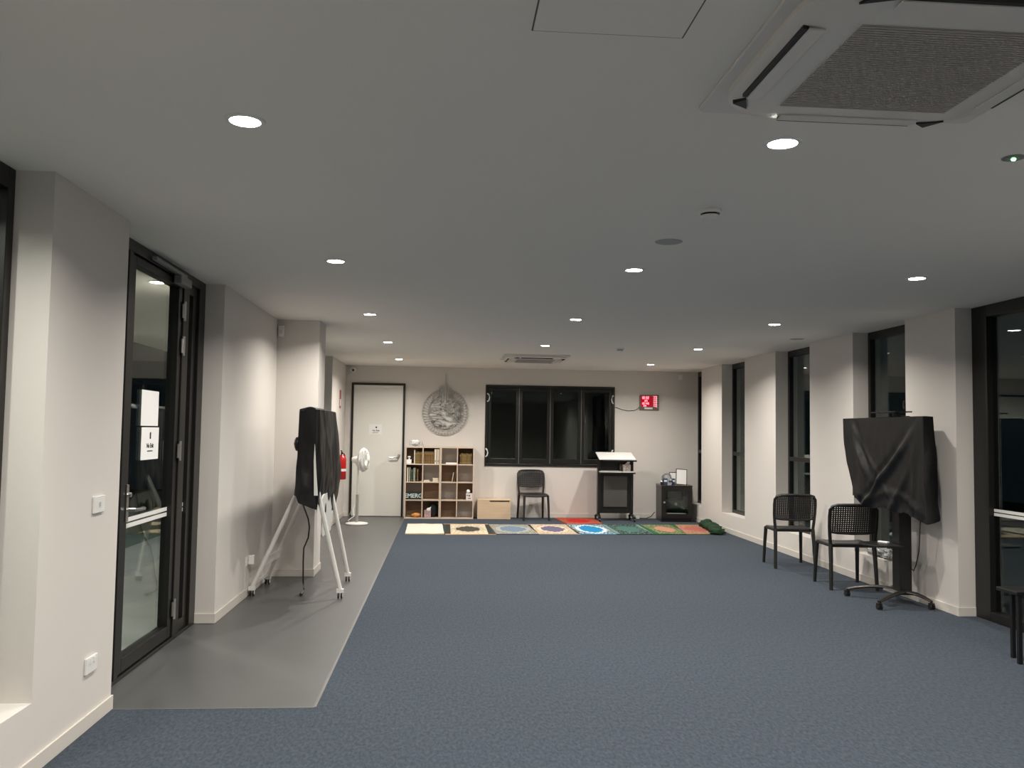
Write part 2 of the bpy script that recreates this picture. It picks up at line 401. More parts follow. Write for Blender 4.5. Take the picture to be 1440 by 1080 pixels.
# ------------------------------------------------------------------ ceiling cassettes
def rsq(h, r, n=7):
    P = []
    for cx, cy, a0 in ((h-r,h-r,0),(-h+r,h-r,90),(-h+r,-h+r,180),(h-r,-h+r,270)):
        for k in range(n+1):
            a = math.radians(a0+90*k/n); P.append((cx+r*math.cos(a), cy+r*math.sin(a)))
    return P
ACM = mat('cassette_plastic', (.74,.71,.66), .35, bump=.01)
def make_ac(label, loc):
    t = thing('air_conditioner', label, 'air conditioner', loc, 0, 'ceiling cassette air conditioners')
    MB().prism(rsq(.485, .03), -.012, 0).build('outer_panel', ACM, t, bevel=.004)
    b = MB(); rows_ = [[(x, y, z) for x, y in rsq(h, r)] for h, r, z in ((.445,.20,-.012),(.445,.20,-.03),(.43,.19,-.042),(.35,.09,-.055),(.29,.02,-.058))]
    b.grid(rows_, True); b.prism(rsq(.29,.02), -.058, -.05)
    b.build('face_panel', ACM, t, smooth='auto')
    g = MB(); g.box(-.275,.275,-.275,.275,-.0600,-.0585)
    for i in range(44): y = -.268+i*.01247; g.box(-.275, .275, y-.0035, y+.0035, -.0625, -.060)
    g.build('intake_grille', mat('grille_plastic', (.44,.41,.38), .5, bump=.01), t)
    for a in range(4):
        R = Matrix.Rotation(a*PI/2, 4, 'Z')
        s = MB(); s.box(-.23, .23, .398, .414, -.056, -.045, R); s.build('air_slot', BLACK, t)
        v = MB(); v.box(-.235, .235, .355, .400, -.060, -.054, R); v.build('louvre', ACM, t, bevel=.002)
        c = MB(); c.prism([(.25,.395),(.33,.365),(.29,.425)], -.0545, -.04, R); c.build('corner_notch', BLACK, t)
    return t
ac = make_ac('large near square ceiling air conditioner at the upper right', (1.33, 2.35, H))
dup(ac, (1.31, 12.72, H), 0, 'far square ceiling air conditioner near the back wall')
# access panel
t = thing('access_panel', 'flush square access panel in the ceiling left of the near air conditioner', 'ceiling panel', (.435, 2.09, H))
MB().box(-.211,.211,-.226,.226,-.0025,0).build('panel', CEIL, t)
g = MB()
for a in ((-.216,-.212,-.23,.23),(.212,.216,-.23,.23),(-.216,.216,.227,.231),(-.216,.216,-.231,-.227)): g.box(*a, -.001, 0)
g.build('gap', mat('shadow_gap', (.12,.12,.115), .9, bump=.01), t)
# detectors, discs
def detector(x, y, label, name='smoke_detector'):
    t = thing(name, label, 'detector', (x, y, H))
    MB().lathe([(0,0),(.055,0),(.055,-.012),(.048,-.016),(.048,-.020)],24).build('base', WHITE, t, smooth='auto')
    MB().lathe([(.036,-.016),(.036,-.028),(0,-.028)],24).build('vent_ring', BLACK, t)
    MB().lathe([(.046,-.028),(.042,-.038),(.02,-.046),(0,-.047)],24).build('cap', WHITE, t, smooth='auto')
detector(1.30, 4.13, 'white round smoke detector on the ceiling behind the near right downlight')
detector(2.28, 11.10, 'small white round detector on the far ceiling beside the far air conditioner')
tag(MB().lathe([(0,-.004),(.07,-.004),(.078,-.002),(.08,0),(0,0)],28).build('ceiling_cover_disc', mat('disc_grey', (.42,.42,.40), .7, bump=.01), origin=(0,0,0)), 'flat grey disc on the ceiling just behind the near smoke detector', 'cover disc')
bpy.data.objects['ceiling_cover_disc'].location = (1.28, 4.85, H)
o = bpy.data.objects['ceiling_cover_disc'].copy(); COL.objects.link(o); o.location = (4.04, 9.57, H); o['label'] = 'flat grey ceiling disc close to the right wall above the narrow windows'
t = thing('emergency_light', 'small round emergency light with green indicator at the right ceiling edge', 'emergency light', (2.24, 3.19, H))
MB().lathe([(0,-.006),(.03,-.006),(.042,-.003),(.044,0),(0,0)],24).build('trim_ring', GREYM, t)
MB().lathe([(0,-.013),(.006,-.012),(.009,-.006),(0,-.006)],12).build('indicator', mat('green_led', (.2,1,.4), .5, emit=(.25,1,.35), estr=14), t)

# ------------------------------------------------------------------ wall fittings, left
def plate(name, label, y, z, w, h, n):
    t = thing(name, label, 'switch' if 'switch' in name else 'power outlet', (XL, y, z))
    MB().box(0,.012,-w/2,w/2,-h/2,h/2).build('face_plate', WHITE, t, bevel=.003)
    for k in range(n):
        yy = (k-(n-1)/2)*.045
        MB().box(.012,.016,yy-.007,yy+.007,-.012+(.02 if n>1 else 0),.012+(.02 if n>1 else 0)).build('rocker', mat('rocker_grey',(.5,.5,.48),.5,bump=.01) if n == 1 else WHITE, t)
    return t
plate('light_switch', 'white light switch on the left pillar beside the entry door', 4.49, 1.105, .13, .085, 1)
plate('power_socket', 'white double power socket low on the left pillar', 4.475, .315, .135, .08, 2)
t = plate('power_socket', 'power socket with plugged adaptor on the left wall behind the white stand', 7.86, .32, .12, .08, 2)
MB().box(.014,.06,.0,.05,-.035,.045).build('adaptor', WHITE, t, bevel=.004)
tag(MB().box(0,.006,-.01,.01,-.115,.115).build('cable_cover', SKIRT, origin=None), 'thin beige cable cover strip under the wall socket', 'cable')
bpy.data.objects['cable_cover'].location = (XL, 7.80, .19)
t = thing('alarm_sensor', 'small white motion sensor in the top left wall corner', 'sensor', (-1.70, 8.905, 2.50))
MB().box(-.03,.03,-.022,.028,-.055,.055).build('housing', WHITE, t, bevel=.008)
MB().box(-.016,.016,-.025,-.022,-.03,.01).build('lens', mat('sensor_lens',(.62,.62,.60),.3,bump=.01), t)
t = thing('alarm_sensor', 'small white motion sensor in the top right back corner', 'sensor', (4.20, YB, 2.52))
MB().box(-.03,.03,-.05,0,-.05,.05).build('housing', WHITE, t, bevel=.008)
t = thing('security_camera', 'white dome security camera above the back door in the corner', 'camera', (-1.63, YB, 2.545))
MB().lathe([(0,0),(.055,0),(.055,.02),(.05,.025),(0,.025)],20, Matrix.Rotation(PI/2,4,'X')).build('mount', WHITE, t, smooth='auto')
MB().lathe([(.045,.02),(.04,.05),(.022,.07),(0,.075)],20, Matrix.Rotation(PI/2,4,'X')).build('dome', WHITE, t, smooth='auto')
MB().lathe([(0,0),(.021,0),(.018,.012),(0,.016)],16, Matrix.Translation((.012,-.066,-.012))@Matrix.Rotation(PI/2,4,'X')).build('lens', BLACK, t)
# extinguisher + sign
EXY = 13.95
RED = mat('extinguisher_red', (.50,.012,.012), .3, bump=.01)
t = thing('fire_extinguisher', 'red fire extinguisher hanging on the far left wall by the back door', 'fire extinguisher', (XL+.095, EXY, .70))
MB().lathe([(0,0),(.066,0),(.072,.01),(.072,.32),(.06,.36),(.03,.385),(.022,.40),(0,.40)],24).build('cylinder', RED, t, smooth='auto')
MB().lathe([(0,.40),(.018,.40),(.018,.43),(0,.43)],12).bar((0,0,.43),(.0,-.10,.46),.02,.012).bar((0,0,.415),(0,-.09,.40),.02,.008).build('valve_handle', BLACKM, t)
MB().lathe([(.0725,.13),(.0735,.13),(.0735,.17),(.0725,.17)],24,close=True).build('label', PAPER, t)
MB().tube([(0,.02,.42),(.03,.06,.40),(.05,.085,.33),(.05,.09,.10),(.045,.085,.06)],.009).build('hose', BLACK, t, smooth='auto')
MB().box(-.093,-.07,-.03,.03,.24,.34).build('bracket', BLACKM, t)
t = thing('extinguisher_sign', 'narrow red and white location sign high on the far left wall', 'sign', (XL, 14.3, 2.0))
MB().box(0,.004,-.10,.10,-.15,.15).build('sign_plate', mat('sign_red',(.35,.05,.04),.5,bump=.01), t)
MB().box(.004,.005,-.06,.06,-.11,0).build('sign_panel', PAPER, t)

# ------------------------------------------------------------------ calligraphy roundel
CG = mat('pewter_metal', (.46,.45,.425), .5, metal=.15, bump=.05, bscale=80)
t = thing('calligraphy_roundel', 'round grey metal calligraphy roundel with tall upright strokes on the back wall', 'wall art', (-.01, YB, 1.825))
def ribbon(mb, pts, ws, y0=-.022, y1=-.012):
    P = [Vector((x, 0, z)) for x, z in pts]; Lf, Rt = [], []
    for i, p in enumerate(P):
        d = (P[min(i+1,len(P)-1)]-P[max(i-1,0)]).normalized(); nn = Vector((-d.z,0,d.x)); w = ws(i/(len(P)-1))/2
        Lf.append(p+nn*w); Rt.append(p-nn*w)
    rows_ = [[(a.x,y0,a.z),(b.x,y0,b.z),(b.x,y1,b.z),(a.x,y1,a.z)] for a, b in zip(Lf,Rt)]
    mb.grid(rows_, True); 
    v=[mb.bm.verts.new(q) for q in rows_[0]]; mb._f(v); v=[mb.bm.verts.new(q) for q in rows_[-1]]; mb._f(v)
def arc(cx, cz, rx, rz, a0, a1, n=10): return [(cx+rx*math.cos(math.radians(a0+(a1-a0)*k/n)), cz+rz*math.sin(math.radians(a0+(a1-a0)*k/n))) for k in range(n+1)]
R0 = .405; rnd = random.Random(3)
edge = MB()      # outer band of small interlaced script loops
for k in range(46):
    a = 2*PI*k/46
    if abs(a-PI/2) < .30: continue
    rr = R0-.035; c = (rr*math.cos(a), rr*math.sin(a))
    ribbon(edge, arc(c[0], c[1], .035, .030, math.degrees(a)-150, math.degrees(a)+110, 9), lambda t_: .011*(.5+math.sin(PI*t_)))
    c2 = ((rr-.06)*math.cos(a+.05), (rr-.06)*math.sin(a+.05))
    ribbon(edge, arc(c2[0], c2[1], .034, .020, math.degrees(a), math.degrees(a)+230, 8), lambda t_: .009*(.5+math.sin(PI*t_)))
    ribbon(edge, arc((rr-.10)*math.cos(a), (rr-.10)*math.sin(a), .022, .028, k*77, k*77+200, 7), lambda t_: .009*(.5+math.sin(PI*t_)))
edge.build('border_script', CG, t)
ver = MB()
for i, x in enumerate([-.13,-.085,-.045,0,.04,.085,.125]):     # uprights crossing the upper rim
    top = [.44,.47,.50,.69,.50,.47,.45][i]; b0 = [.20,.12,.16,.10,.18,.14,.1][i]
    ribbon(ver, [(x*.75, top), (x*.8+.004, top-.08), (x+.006, (top+b0)/2), (x, b0)], lambda t_: .007+.013*min(1,t_*2))
for i in range(6):
    x = .155+.03*i; ribbon(ver, [(x,.23-.01*i), (x+.006,.05), (x-.004,-.14+.01*i), (x-.03,-.17)], lambda t_: .010+.006*math.sin(PI*t_))
for i in range(5):
    x = .02+.03*i; ribbon(ver, [(x,.16), (x+.004,.04), (x,-.06-.01*i)], lambda t_: .010+.005*math.sin(PI*t_))
ver.build('upright_strokes', CG, t)
sw = MB()
for i in range(9):
    z = .13-.047*i; x0 = -.27+.012*abs(i-4)+.012*(i%3); ln = .20+.05*(i%3)
    ribbon(sw, [(x0+ln*k/10, z+.030*math.sin(PI*k/10*1.1+.6*(i%2)) - .02 + .006*math.cos(k)) for k in range(11)], lambda t_: .007+.016*math.sin(PI*t_))
for i in range(34):
    a = rnd.uniform(0, 2*PI); r = rnd.uniform(.04,.27); cx, cz = r*math.cos(a), r*math.sin(a)-.02
    s0 = rnd.uniform(0,360); ribbon(sw, arc(cx, cz, rnd.uniform(.018,.034), rnd.uniform(.010,.02), s0, s0+rnd.choice((150,210,290)), 8), lambda t_: .010*(.5+math.sin(PI*t_)))
for i in range(26):
    a = rnd.uniform(0, 2*PI); r = rnd.uniform(.05,.30); sw.box(r*math.cos(a)-.007, r*math.cos(a)+.007, -.022,-.012, r*math.sin(a)-.007, r*math.sin(a)+.007)
sw.build('sweeping_strokes', CG, t)
MB().lathe([(0,-.012),(.375,-.012),(.375,-.006),(0,-.006)],48,Matrix.Rotation(-PI/2,4,'X')@Matrix.Scale(-1,4,(0,0,1))).build('backing_mesh', mat('roundel_mesh', (.58,.565,.53), .7, metal=0, bump=.5, bscale=55, var=.25, vscale=26), t)

# ------------------------------------------------------------------ LED prayer clock
t = thing('digital_clock', 'red digital time board glowing on the back wall right of the window', 'clock', (3.63, YB, 2.06))
MB().box(-.175,.175,-.03,0,-.135,.135).build('case', mat('clock_case',(.16,.13,.12),.4,bump=.01), t, bevel=.004)
MB().box(-.155,.06,-.032,-.03,-.075,.115).build('display_window', mat('red_acrylic',(.25,.005,.01),.2,emit=(.5,.0,.02),estr=.55), t)
LED = mat('red_led',(1,.2,.25),.5,emit=(1,.28,.34),estr=2.0)
sg_ = MB()
def seg(mb, x, z, w, h, segs, th=.007):
    S = {'a':(x,x+w,z+h-th,z+h),'g':(x,x+w,z+h/2-th/2,z+h/2+th/2),'d':(x,x+w,z,z+th),'f':(x,x+th,z+h/2,z+h),'e':(x,x+th,z,z+h/2),'b':(x+w-th,x+w,z+h/2,z+h),'c':(x+w-th,x+w,z,z+h/2)}
    for k in segs: a = S[k]; mb.box(a[0],a[1],-.034,-.0325,a[2],a[3])
D7 = {'0':'abcdef','1':'bc','2':'abged','3':'abgcd','4':'fgbc','5':'afgcd','6':'afgecd','7':'abc','8':'abcdefg','9':'abfgcd'}
def digits(mb, x, z, txt, w=.024, h=.045):
    for ch in txt:
        if ch == ':': mb.box(x+.002,x+.009,-.034,-.0325,z+h*.25,z+h*.4); mb.box(x+.002,x+.009,-.034,-.0325,z+h*.6,z+h*.75); x += .016
        else: seg(mb, x, z, w, h, D7[ch]); x += w+.008
digits(sg_, -.145, .062, '18:32'); digits(sg_, -.085, .012, '04', .02, .034); digits(sg_, -.145, -.035, '12:45', .024, .036); digits(sg_, -.105, -.072, '25', .02, .028)
for k in range(6): digits(sg_, .075, .093-.034*k, '7:0', .016, .022)
sg_.build('led_digits', LED, t)
MB().box(-.09,.06,-.032,-.03,-.118,-.088).build('caption_strip', PAPER, t)
for k in range(7): MB().box(.135,.168,-.032,-.03,.10-.032*k,.105-.032*k).build('row_caption', PAPER, t)
c = [(3.455,YB-.008,1.975),(3.42,YB-.006,1.94),(3.36,YB-.006,1.912),(3.25,YB-.006,1.905),(3.14,YB-.006,1.925),(3.06,YB-.006,1.955),(3.01,YB-.006,1.965)]
tag(MB().tube(c,.005,6).build('clock_cable', BLACK), 'thin black cable sagging from the red time board to the window', 'cable')

# ------------------------------------------------------------------ cube bookcases
BIRCH = wood_mat('oak_board', (.56,.44,.345), (.68,.55,.44), 0)
BIRCHV = wood_mat('oak_board_upright', (.56,.44,.345), (.68,.55,.44), 2)
BACKW = wood_mat('brown_back_board', (.27,.17,.10), (.36,.235,.15), 0)
BZ = [.0, .305, .61, .915, 1.205]     # shelf levels
BY0 = 14.73
def bookcase(x0, x1, label, backs):
    t = thing('cube_bookcase', label, 'bookcase', (x0, BY0, 0), 0, 'cube bookcases under the roundel')
    w = x1-x0; th = .018; d = YB-ST-.004-BY0
    for x in (0, w-th): MB().box(x, x+th, 0, d, 0, 1.223).build('side_panel', BIRCHV, t, bevel=.001)
    MB().box(w/2-th/2, w/2+th/2, 0, d, .018, 1.205).build('divider', BIRCHV, t, bevel=.001)
    for z in BZ: MB().box(th+.0005, w-th-.0005, 0.001, d-.001, z, z+.018).build('shelf', BIRCH, t, bevel=.001)
    for r in range(4):
        for c_ in range(2):
            if backs[r][c_]:
                a = th if c_ == 0 else w/2+th/2; b = w/2-th/2 if c_ == 0 else w-th
                MB().box(a, b, d-.012, d-.004, BZ[r]+.018, BZ[r+1]).build('back_board', BACKW, t)
    return t
bookcase(-.672, -.072, 'left oak cube bookcase with brown books, beside the back door', [(1,1),(0,1),(1,0),(1,1)])
bookcase(-.070, .505, 'right oak cube bookcase, mostly empty, beside the wooden box', [(1,0),(0,1),(1,0),(0,1)])
# cell left x (inner)
CXs = [-.654, -.363, -.052, .227]; CW = .27
def book_mesh(w, h, d, cover, parent):
    c = MB(); c.box(0,w,0,.006+d*0,0,h); c.box(0,.004,0,d,0,h); c.box(w-.004,w,0,d,0,h); cov = c.build('cover', cover, parent)
    MB().box(.004,w-.004,.006,d-.006,.003,h-.006).build('pages', mat('book_pages',(.62,.56,.44),.9,bump=.05), parent)
    return cov
BROWN = mat('brown_leather_gilt', (.23,.135,.045), .5, var=.35, vscale=30, bump=.05)
BROWN2 = mat('dark_brown_leather', (.13,.065,.03), .5, var=.25, vscale=26, bump=.05)
OLIVE = mat('olive_gilt_cover', (.24,.18,.06), .5, var=.3, vscale=28, bump=.05)
DGREEN = mat('dark_green_cover', (.05,.075,.055), .5, var=.3, vscale=24, bump=.05)
CREAM = mat('cream_cover', (.66,.58,.46), .6, var=.06, bump=.02)
GREYG = mat('grey_green_cover', (.25,.28,.23), .5, var=.2, vscale=30, bump=.02)
def book(x, z, w, h, cover, label, group, y=BY0+.04, d=.17, tilt=0, flat=False):
    t = thing('book', label, 'book', (x, y, z), 0, group)
    if tilt: t.rotation_euler = (0, tilt, 0)
    if flat: t.rotation_euler = (0, PI/2, 0)
    book_mesh(w, h, d, cover, t)
    if cover in (BROWN, BROWN2, OLIVE, DGREEN):
        g = MB()
        for f in (.12, .78, .86): g.box(.002, w-.002, -.0015, 0, h*f, h*f+.006)
        g.build('gilt_bands', mat('gilt',(.50,.36,.14),.4,metal=.6,bump=.01), t)
    return t
z = BZ[3]+.018
book(CXs[0]+.125, z, .026, .235, CREAM, 'cream spined book left of the brown set, top left cube', None)
for k in range(4): book(CXs[0]+.153+k*.029, z, .028, .20+.004*(k%2), OLIVE if k < 2 else BROWN, 'gilt brown book upright in the top left cube', 'brown books in the top left cube')
for k in range(6): book(CXs[1]+.006+k*.029, z, .028, .21, BROWN, 'matching brown volume standing in the second cube of the top row', 'brown volumes in the second cube')
def binder(x, z, label):
    t = thing('binder', label, 'binder', (x, BY0+.02, z), 0)
    MB().box(0,.036,0,.22,0,.255).build('cover', CREAM, t, bevel=.002)
    MB().lathe([(0,0),(.009,0),(.009,.002),(0,.002)],12,face_neg_y(.018,0,.05)).build('finger_hole', BLACK, t)
binder(CXs[1]+.187, z, 'left cream binder in the second top cube'); binder(CXs[1]+.241-.01, z, 'right cream binder in the second top cube')
for k in range(8): book(CXs[3]+.028+k*.027, z, .026, .175+.008*((k*5)%3), [BROWN2,BROWN,OLIVE,OLIVE,BROWN,OLIVE,OLIVE,BROWN2][k], 'short worn brown book in the top right cube', 'worn brown books in the top right cube')
z = BZ[2]+.018
for k, (x, w, h, c_, lab) in enumerate(((.012,.030,.245,CREAM,'tall cream book at the left of the green books'), (.044,.034,.25,GREYG,'tall grey green book beside the cream one, second row'), (.085,.028,.21,DGREEN,'dark green book in the middle of the second row left cube'), (.118,.044,.235,GREYG,'thick grey green book in the second row left cube'), (.178,.034,.215,BROWN2,'brown book at the right of the second row left cube'))):
    book(CXs[0]+x, z, w, h, c_, lab, None)
for k, (w, l_) in enumerate(((.012,'lower'),(.010,'upper'))):
    tag(MB().box(CXs[1]+.01, CXs[1]+.115-.01*k, BY0+.03, BY0+.2, z+.0125*k, z+.012+.0125*k-.0005).build('booklet', CREAM), 'flat cream booklet, %s of two at the left of the second row cube' % l_, 'booklet')
for k in range(3):
    tag(MB().box(CXs[1]+.165, CXs[1]+.262, BY0+.03, BY0+.2, z+.0205*k, z+.020+.0205*k).build('notebook', CREAM, bevel=.001), 'cream notebook, %s of the short stack in the second row' % ['bottom','middle','top'][k], 'book')
book(CXs[2]+.175, z, .018, .165, CREAM, 'leaning thin cream book in the third cube of the second row', None, tilt=.16)
book(CXs[2]+.213, z, .018, .205, BROWN, 'leaning tan book right of the thin cream one', None, tilt=.16)
# top row third cube : papers ; first cube: white box with cap
z = BZ[3]+.018
tag(MB().prism([(CXs[2]+.07,BY0+.01),(CXs[2]+.268,BY0+.01),(CXs[2]+.262,BY0+.2),(CXs[2]+.09,BY0+.2)], z, z+.022).build('paper_stack', PAPER, bevel=.003), 'white papers lying flat in the third top cube', 'papers')
t = thing('tissue_box', 'small white box with round cap in the top left cube', 'box', (CXs[0]+.045, BY0+.08, z))
MB().box(-.043,.04,-.05,.05,0,.07).build('carton', PAPER, t, bevel=.003)
MB().lathe([(0,.095),(.018,.095),(.028,.11),(.026,.125),(0,.13)],14).lathe([(0,.07),(.012,.07),(.012,.096),(0,.096)],10).build('cap', PAPER, t, smooth='auto')
# board with EMERG..
z = BZ[1]+.018
t = thing('letter_board', 'black board with white capital letters in the third row left cube', 'sign', (CXs[0]+.133, BY0+.025, z))
MB().box(-.131,.131,0,.014,0,.135).build('board', mat('board_black',(.012,.02,.016),.6,bump=.01), t)
text_part('lettering', 'EMERG', .098, face_neg_y(0,-.001,.062), mat('letter_white',(.62,.70,.68),.6,bump=.01), t, bold=.0015)
# white carton with dark things
t = thing('tissue_carton', 'white printed tissue carton in the third row right cube', 'box', (CXs[3]+.205, BY0+.07, z))
MB().box(-.056,.056,-.055,.055,0,.112).build('carton', mat('pale_pink_carton',(.72,.66,.64),.7,bump=.01), t, bevel=.002)
p = MB(); p.lathe([(0,0),(.016,0),(.016,.001),(0,.001)],10,face_neg_y(.0,-.0555,.075)); p.lathe([(0,0),(.011,0),(.011,.001),(0,.001)],10,face_neg_y(-.035,-.0555,.08)); p.box(-.02,.025,-.0565,-.0555,.02,.035); p.build('printed_marks', mat('print_grey',(.12,.13,.12),.7,bump=.01), t)
MB().blob((-.018,0,.142),(.032,.035,.032),4,.5).build('tissue', PAPER, t, smooth=True)
tag(MB().blob((CXs[3]+.232, BY0+.15, z+.075),(.03,.03,.075),5,.4).build('dark_pouch', BLACK, smooth=True), 'small dark pouch behind the white tissue carton', 'pouch')
# bottom row
z = .018
t = MB().blob((CXs[0]+.185, BY0+.09, z+.036),(.085,.07,.036),2,.45,18).build('orange_cloth', mat('orange_cloth',(.70,.30,.08),.8,bump=.3,bscale=30), smooth=True)
tag(t, 'crumpled orange cloth in the bottom left cube', 'cloth')
tag(MB().box(CXs[0]+.02, CXs[0]+.10, BY0+.10, BY0+.2, z, z+.04).build('green_book', mat('green_book',(.10,.10,.03),.7,bump=.02)), 'small olive book beside the orange cloth', 'book')
t = thing('gift_bag', 'pink patterned paper bag with white tissue in the second bottom cube', 'bag', (CXs[1]+.085, BY0+.07, z))
MB().prism([(-.055,-.04),(.06,-.04),(.055,.05),(-.05,.05)],0,.125).build('bag', mat('floral_pink',(.42,.29,.29),.8,var=.4,vscale=40,bump=.05), t, bevel=.004)
w_ = MB(); w_.prism([(-.02,.125),(.05,.125),(.062,.185),(.03,.165),(-.005,.16)],-.02,.02,Matrix.Rotation(PI/2,4,'X')); w_.build('tissue', PAPER, t)
tag(MB().blob((CXs[1]+.175, BY0+.18, z+.12),(.085,.08,.12),6,.35,18).build('black_bag', mat('dark_bag',(.018,.028,.024),.6,bump=.2,bscale=20), smooth=True), 'slumped black bag behind the pink one in the second bottom cube', 'bag')
# wire basket on top
t = thing('wire_basket', 'small wire basket of white papers on top of the left bookcase', 'basket', (-.50, BY0+.12, 1.223))
m = MB(); a, b = .11, .08
for zz, k in ((.003,.9),(.045,.95),(.085,1)):
    P = [(-a*k,-b*k,zz),(a*k,-b*k,zz),(a*k,b*k,zz),(-a*k,b*k,zz),(-a*k,-b*k,zz)]; m.tube(P,.0045,6)
for i in range(7):
    x = -a+2*a*i/6; m.tube([(x*.9,-b*.9,.003),(x,-b,.085)],.002,5); m.tube([(x*.9,b*.9,.003),(x,b,.085)],.002,5)
m.tube([(a*.9,-b,.085),(a*1.15,-b*1.05,.04),(a*1.25,-b*1.1,.003)],.003,5)
m.build('wire_frame', GREYM, t)
MB().blob((-.01,0,.065),(.075,.05,.05),8,.5).build('tissue', PAPER, t, smooth=True)

# ------------------------------------------------------------------ wooden storage box
PINE = wood_mat('pale_ply', (.60,.44,.29), (.70,.53,.37), 0, 6)
t = thing('storage_box', 'pale wooden storage box with a slot in its front, on the carpet', 'box', (.575, 14.76, 0))
m = MB(); W_, D_ = .572, .29
m.box(0, W_, 0, .015, 0, .293); m.box(0,.015,.015,D_,0,.315); m.box(W_-.015,W_,.015,D_,0,.315); m.box(.015,W_-.015,D_-.015,D_,0,.315); m.box(.015,W_-.015,.015,D_-.015,0,.015)
m.box(0,.21,0,.015,.293,.315); m.box(W_-.022,W_,0,.015,.293,.315)
m.build('body', PINE, t, bevel=.001)
MB().box(-.002,W_+.002,0,D_,.315,.331).build('lid', PINE, t, bevel=.002)

# ------------------------------------------------------------------ chairs
def bez(p0, p1, p2, n=6): return [tuple((1-s)**2*a+2*s*(1-s)*b+s*s*c for a, b, c in zip(p0,p1,p2)) for s in [k/n for k in range(n+1)]]
def make_chair(label, loc, rz):    # local: backrest at -y, front +y
    t = thing('stacking_chair', label, 'chair', loc, rz, 'black perforated stacking chairs')
    # seat shell
    rows_ = []
    for i in range(13):
        v = i/12; y = -.20+.42*v; row = []
        for k in range(13):
            u = k/12*2-1; hw = .215-.02*(1-v)-.01*(v**6)
            z = .437 - .018*(1-u*u)*math.sin(PI*min(1, v*1.05)) - .030*max(0, v-.82)/.18*(.5+.5*(1-u*u))
            row.append((u*hw, y+(.02*(1-u*u) if v > .95 else 0), z))
        rows_.append(row)
    MB().grid(rows_).build('seat', BLACK, t, smooth=True, solid=.024)
    m = MB(); m.bar((-.20,.185,.420),(.20,.185,.420),.02,.026); m.bar((-.205,-.19,.425),(.205,-.19,.425),.02,.03); m.bar((-.205,-.19,.425),(-.205,.19,.42),.02,.03); m.bar((.205,-.19,.425),(.205,.19,.42),.02,.03)
    m.build('seat_frame', BLACK, t, bevel=.004)
    # backrest : rounded frame and perforated panel
    def bp(x, z):   # bow and lean of the back
        return (x, -.205 -.05*((z-.43)/.40)**1.2 -.028*(1-(x/.23)**2)*min(1,max(0,(z-.5)/.2)), z)
    P = [bp(-.212,.43), bp(-.222,.52), bp(-.230,.62), bp(-.232,.72), bp(-.228,.78), bp(-.205,.818), bp(-.16,.83), bp(-.08,.833), bp(0,.834), bp(.08,.833), bp(.16,.83), bp(.205,.818), bp(.228,.78), bp(.232,.72), bp(.230,.62), bp(.222,.52), bp(.212,.43)]
    fr = MB(); fr.tube(P, .0175, 10, flat=.8); fr.tube([bp(-.225,.563), bp(-.15,.552), bp(0,.546), bp(.15,.552), bp(.225,.563)], .012, 8)
    bk_ = fr.build('backrest', BLACK, t, smooth='auto')
    g = MB()
    for i in range(21):
        x = -.22+.022*i; pts = [bp(x, .552+.27*k/6) for k in range(7)]
        if abs(x) > .205: pts = pts[:6]
        for q, r in zip(pts, pts[1:]): g.bar(q, r, .0145, .004, up=(0,1,0))
    for j in range(14):
        z = .562+.0195*j; pts = [bp(-.225+.45*k/8, z) for k in range(9)]
        for q, r in zip(pts, pts[1:]): g.bar(q, r, .004, .0120, up=(0,0,1))
    g.build('perforated_panel', BLACK, bk_)
    for sx in (-1, 1):
        MB().tube([(sx*.212,-.205,.44),(sx*.217,-.225,.30),(sx*.225,-.25,.0)],[.023,.021,.018],10).build('leg', BLACK, t, smooth='auto')
        MB().tube([(sx*.205,.195,.425),(sx*.212,.215,.25),(sx*.220,.235,.0)],[.022,.020,.017],10).build('leg', BLACK, t, smooth='auto')
    return t
ch = make_chair('black stacking chair nearer the back window, alone against the right wall piers', (4.0, 9.735, 0), math.radians(-5))
ch['label'] = 'black perforated chair by the right wall, the farther of the two there'
dup(ch, (4.04, 8.42, 0), math.radians(-5), 'black perforated chair by the right wall, next to the covered screen')
dup(ch, (1.54, 14.74, 0), PI+math.radians(7), 'black chair facing out against the back wall under the wide window')

# black side table at the right edge
t = thing('side_table', 'low black table cut off by the right edge beside the glass wall', 'table', (0,0,0))
MB().box(3.83,4.34,5.50,5.72,.455,.48).build('tabletop', BLACKM, t, bevel=.004)
for x, y in ((3.925,5.685),(3.86,5.525),(4.30,5.685),(4.30,5.525)): MB().box(x-.013,x+.013,y-.013,y+.013,0,.455).build('leg', BLACKM, t, bevel=.002)

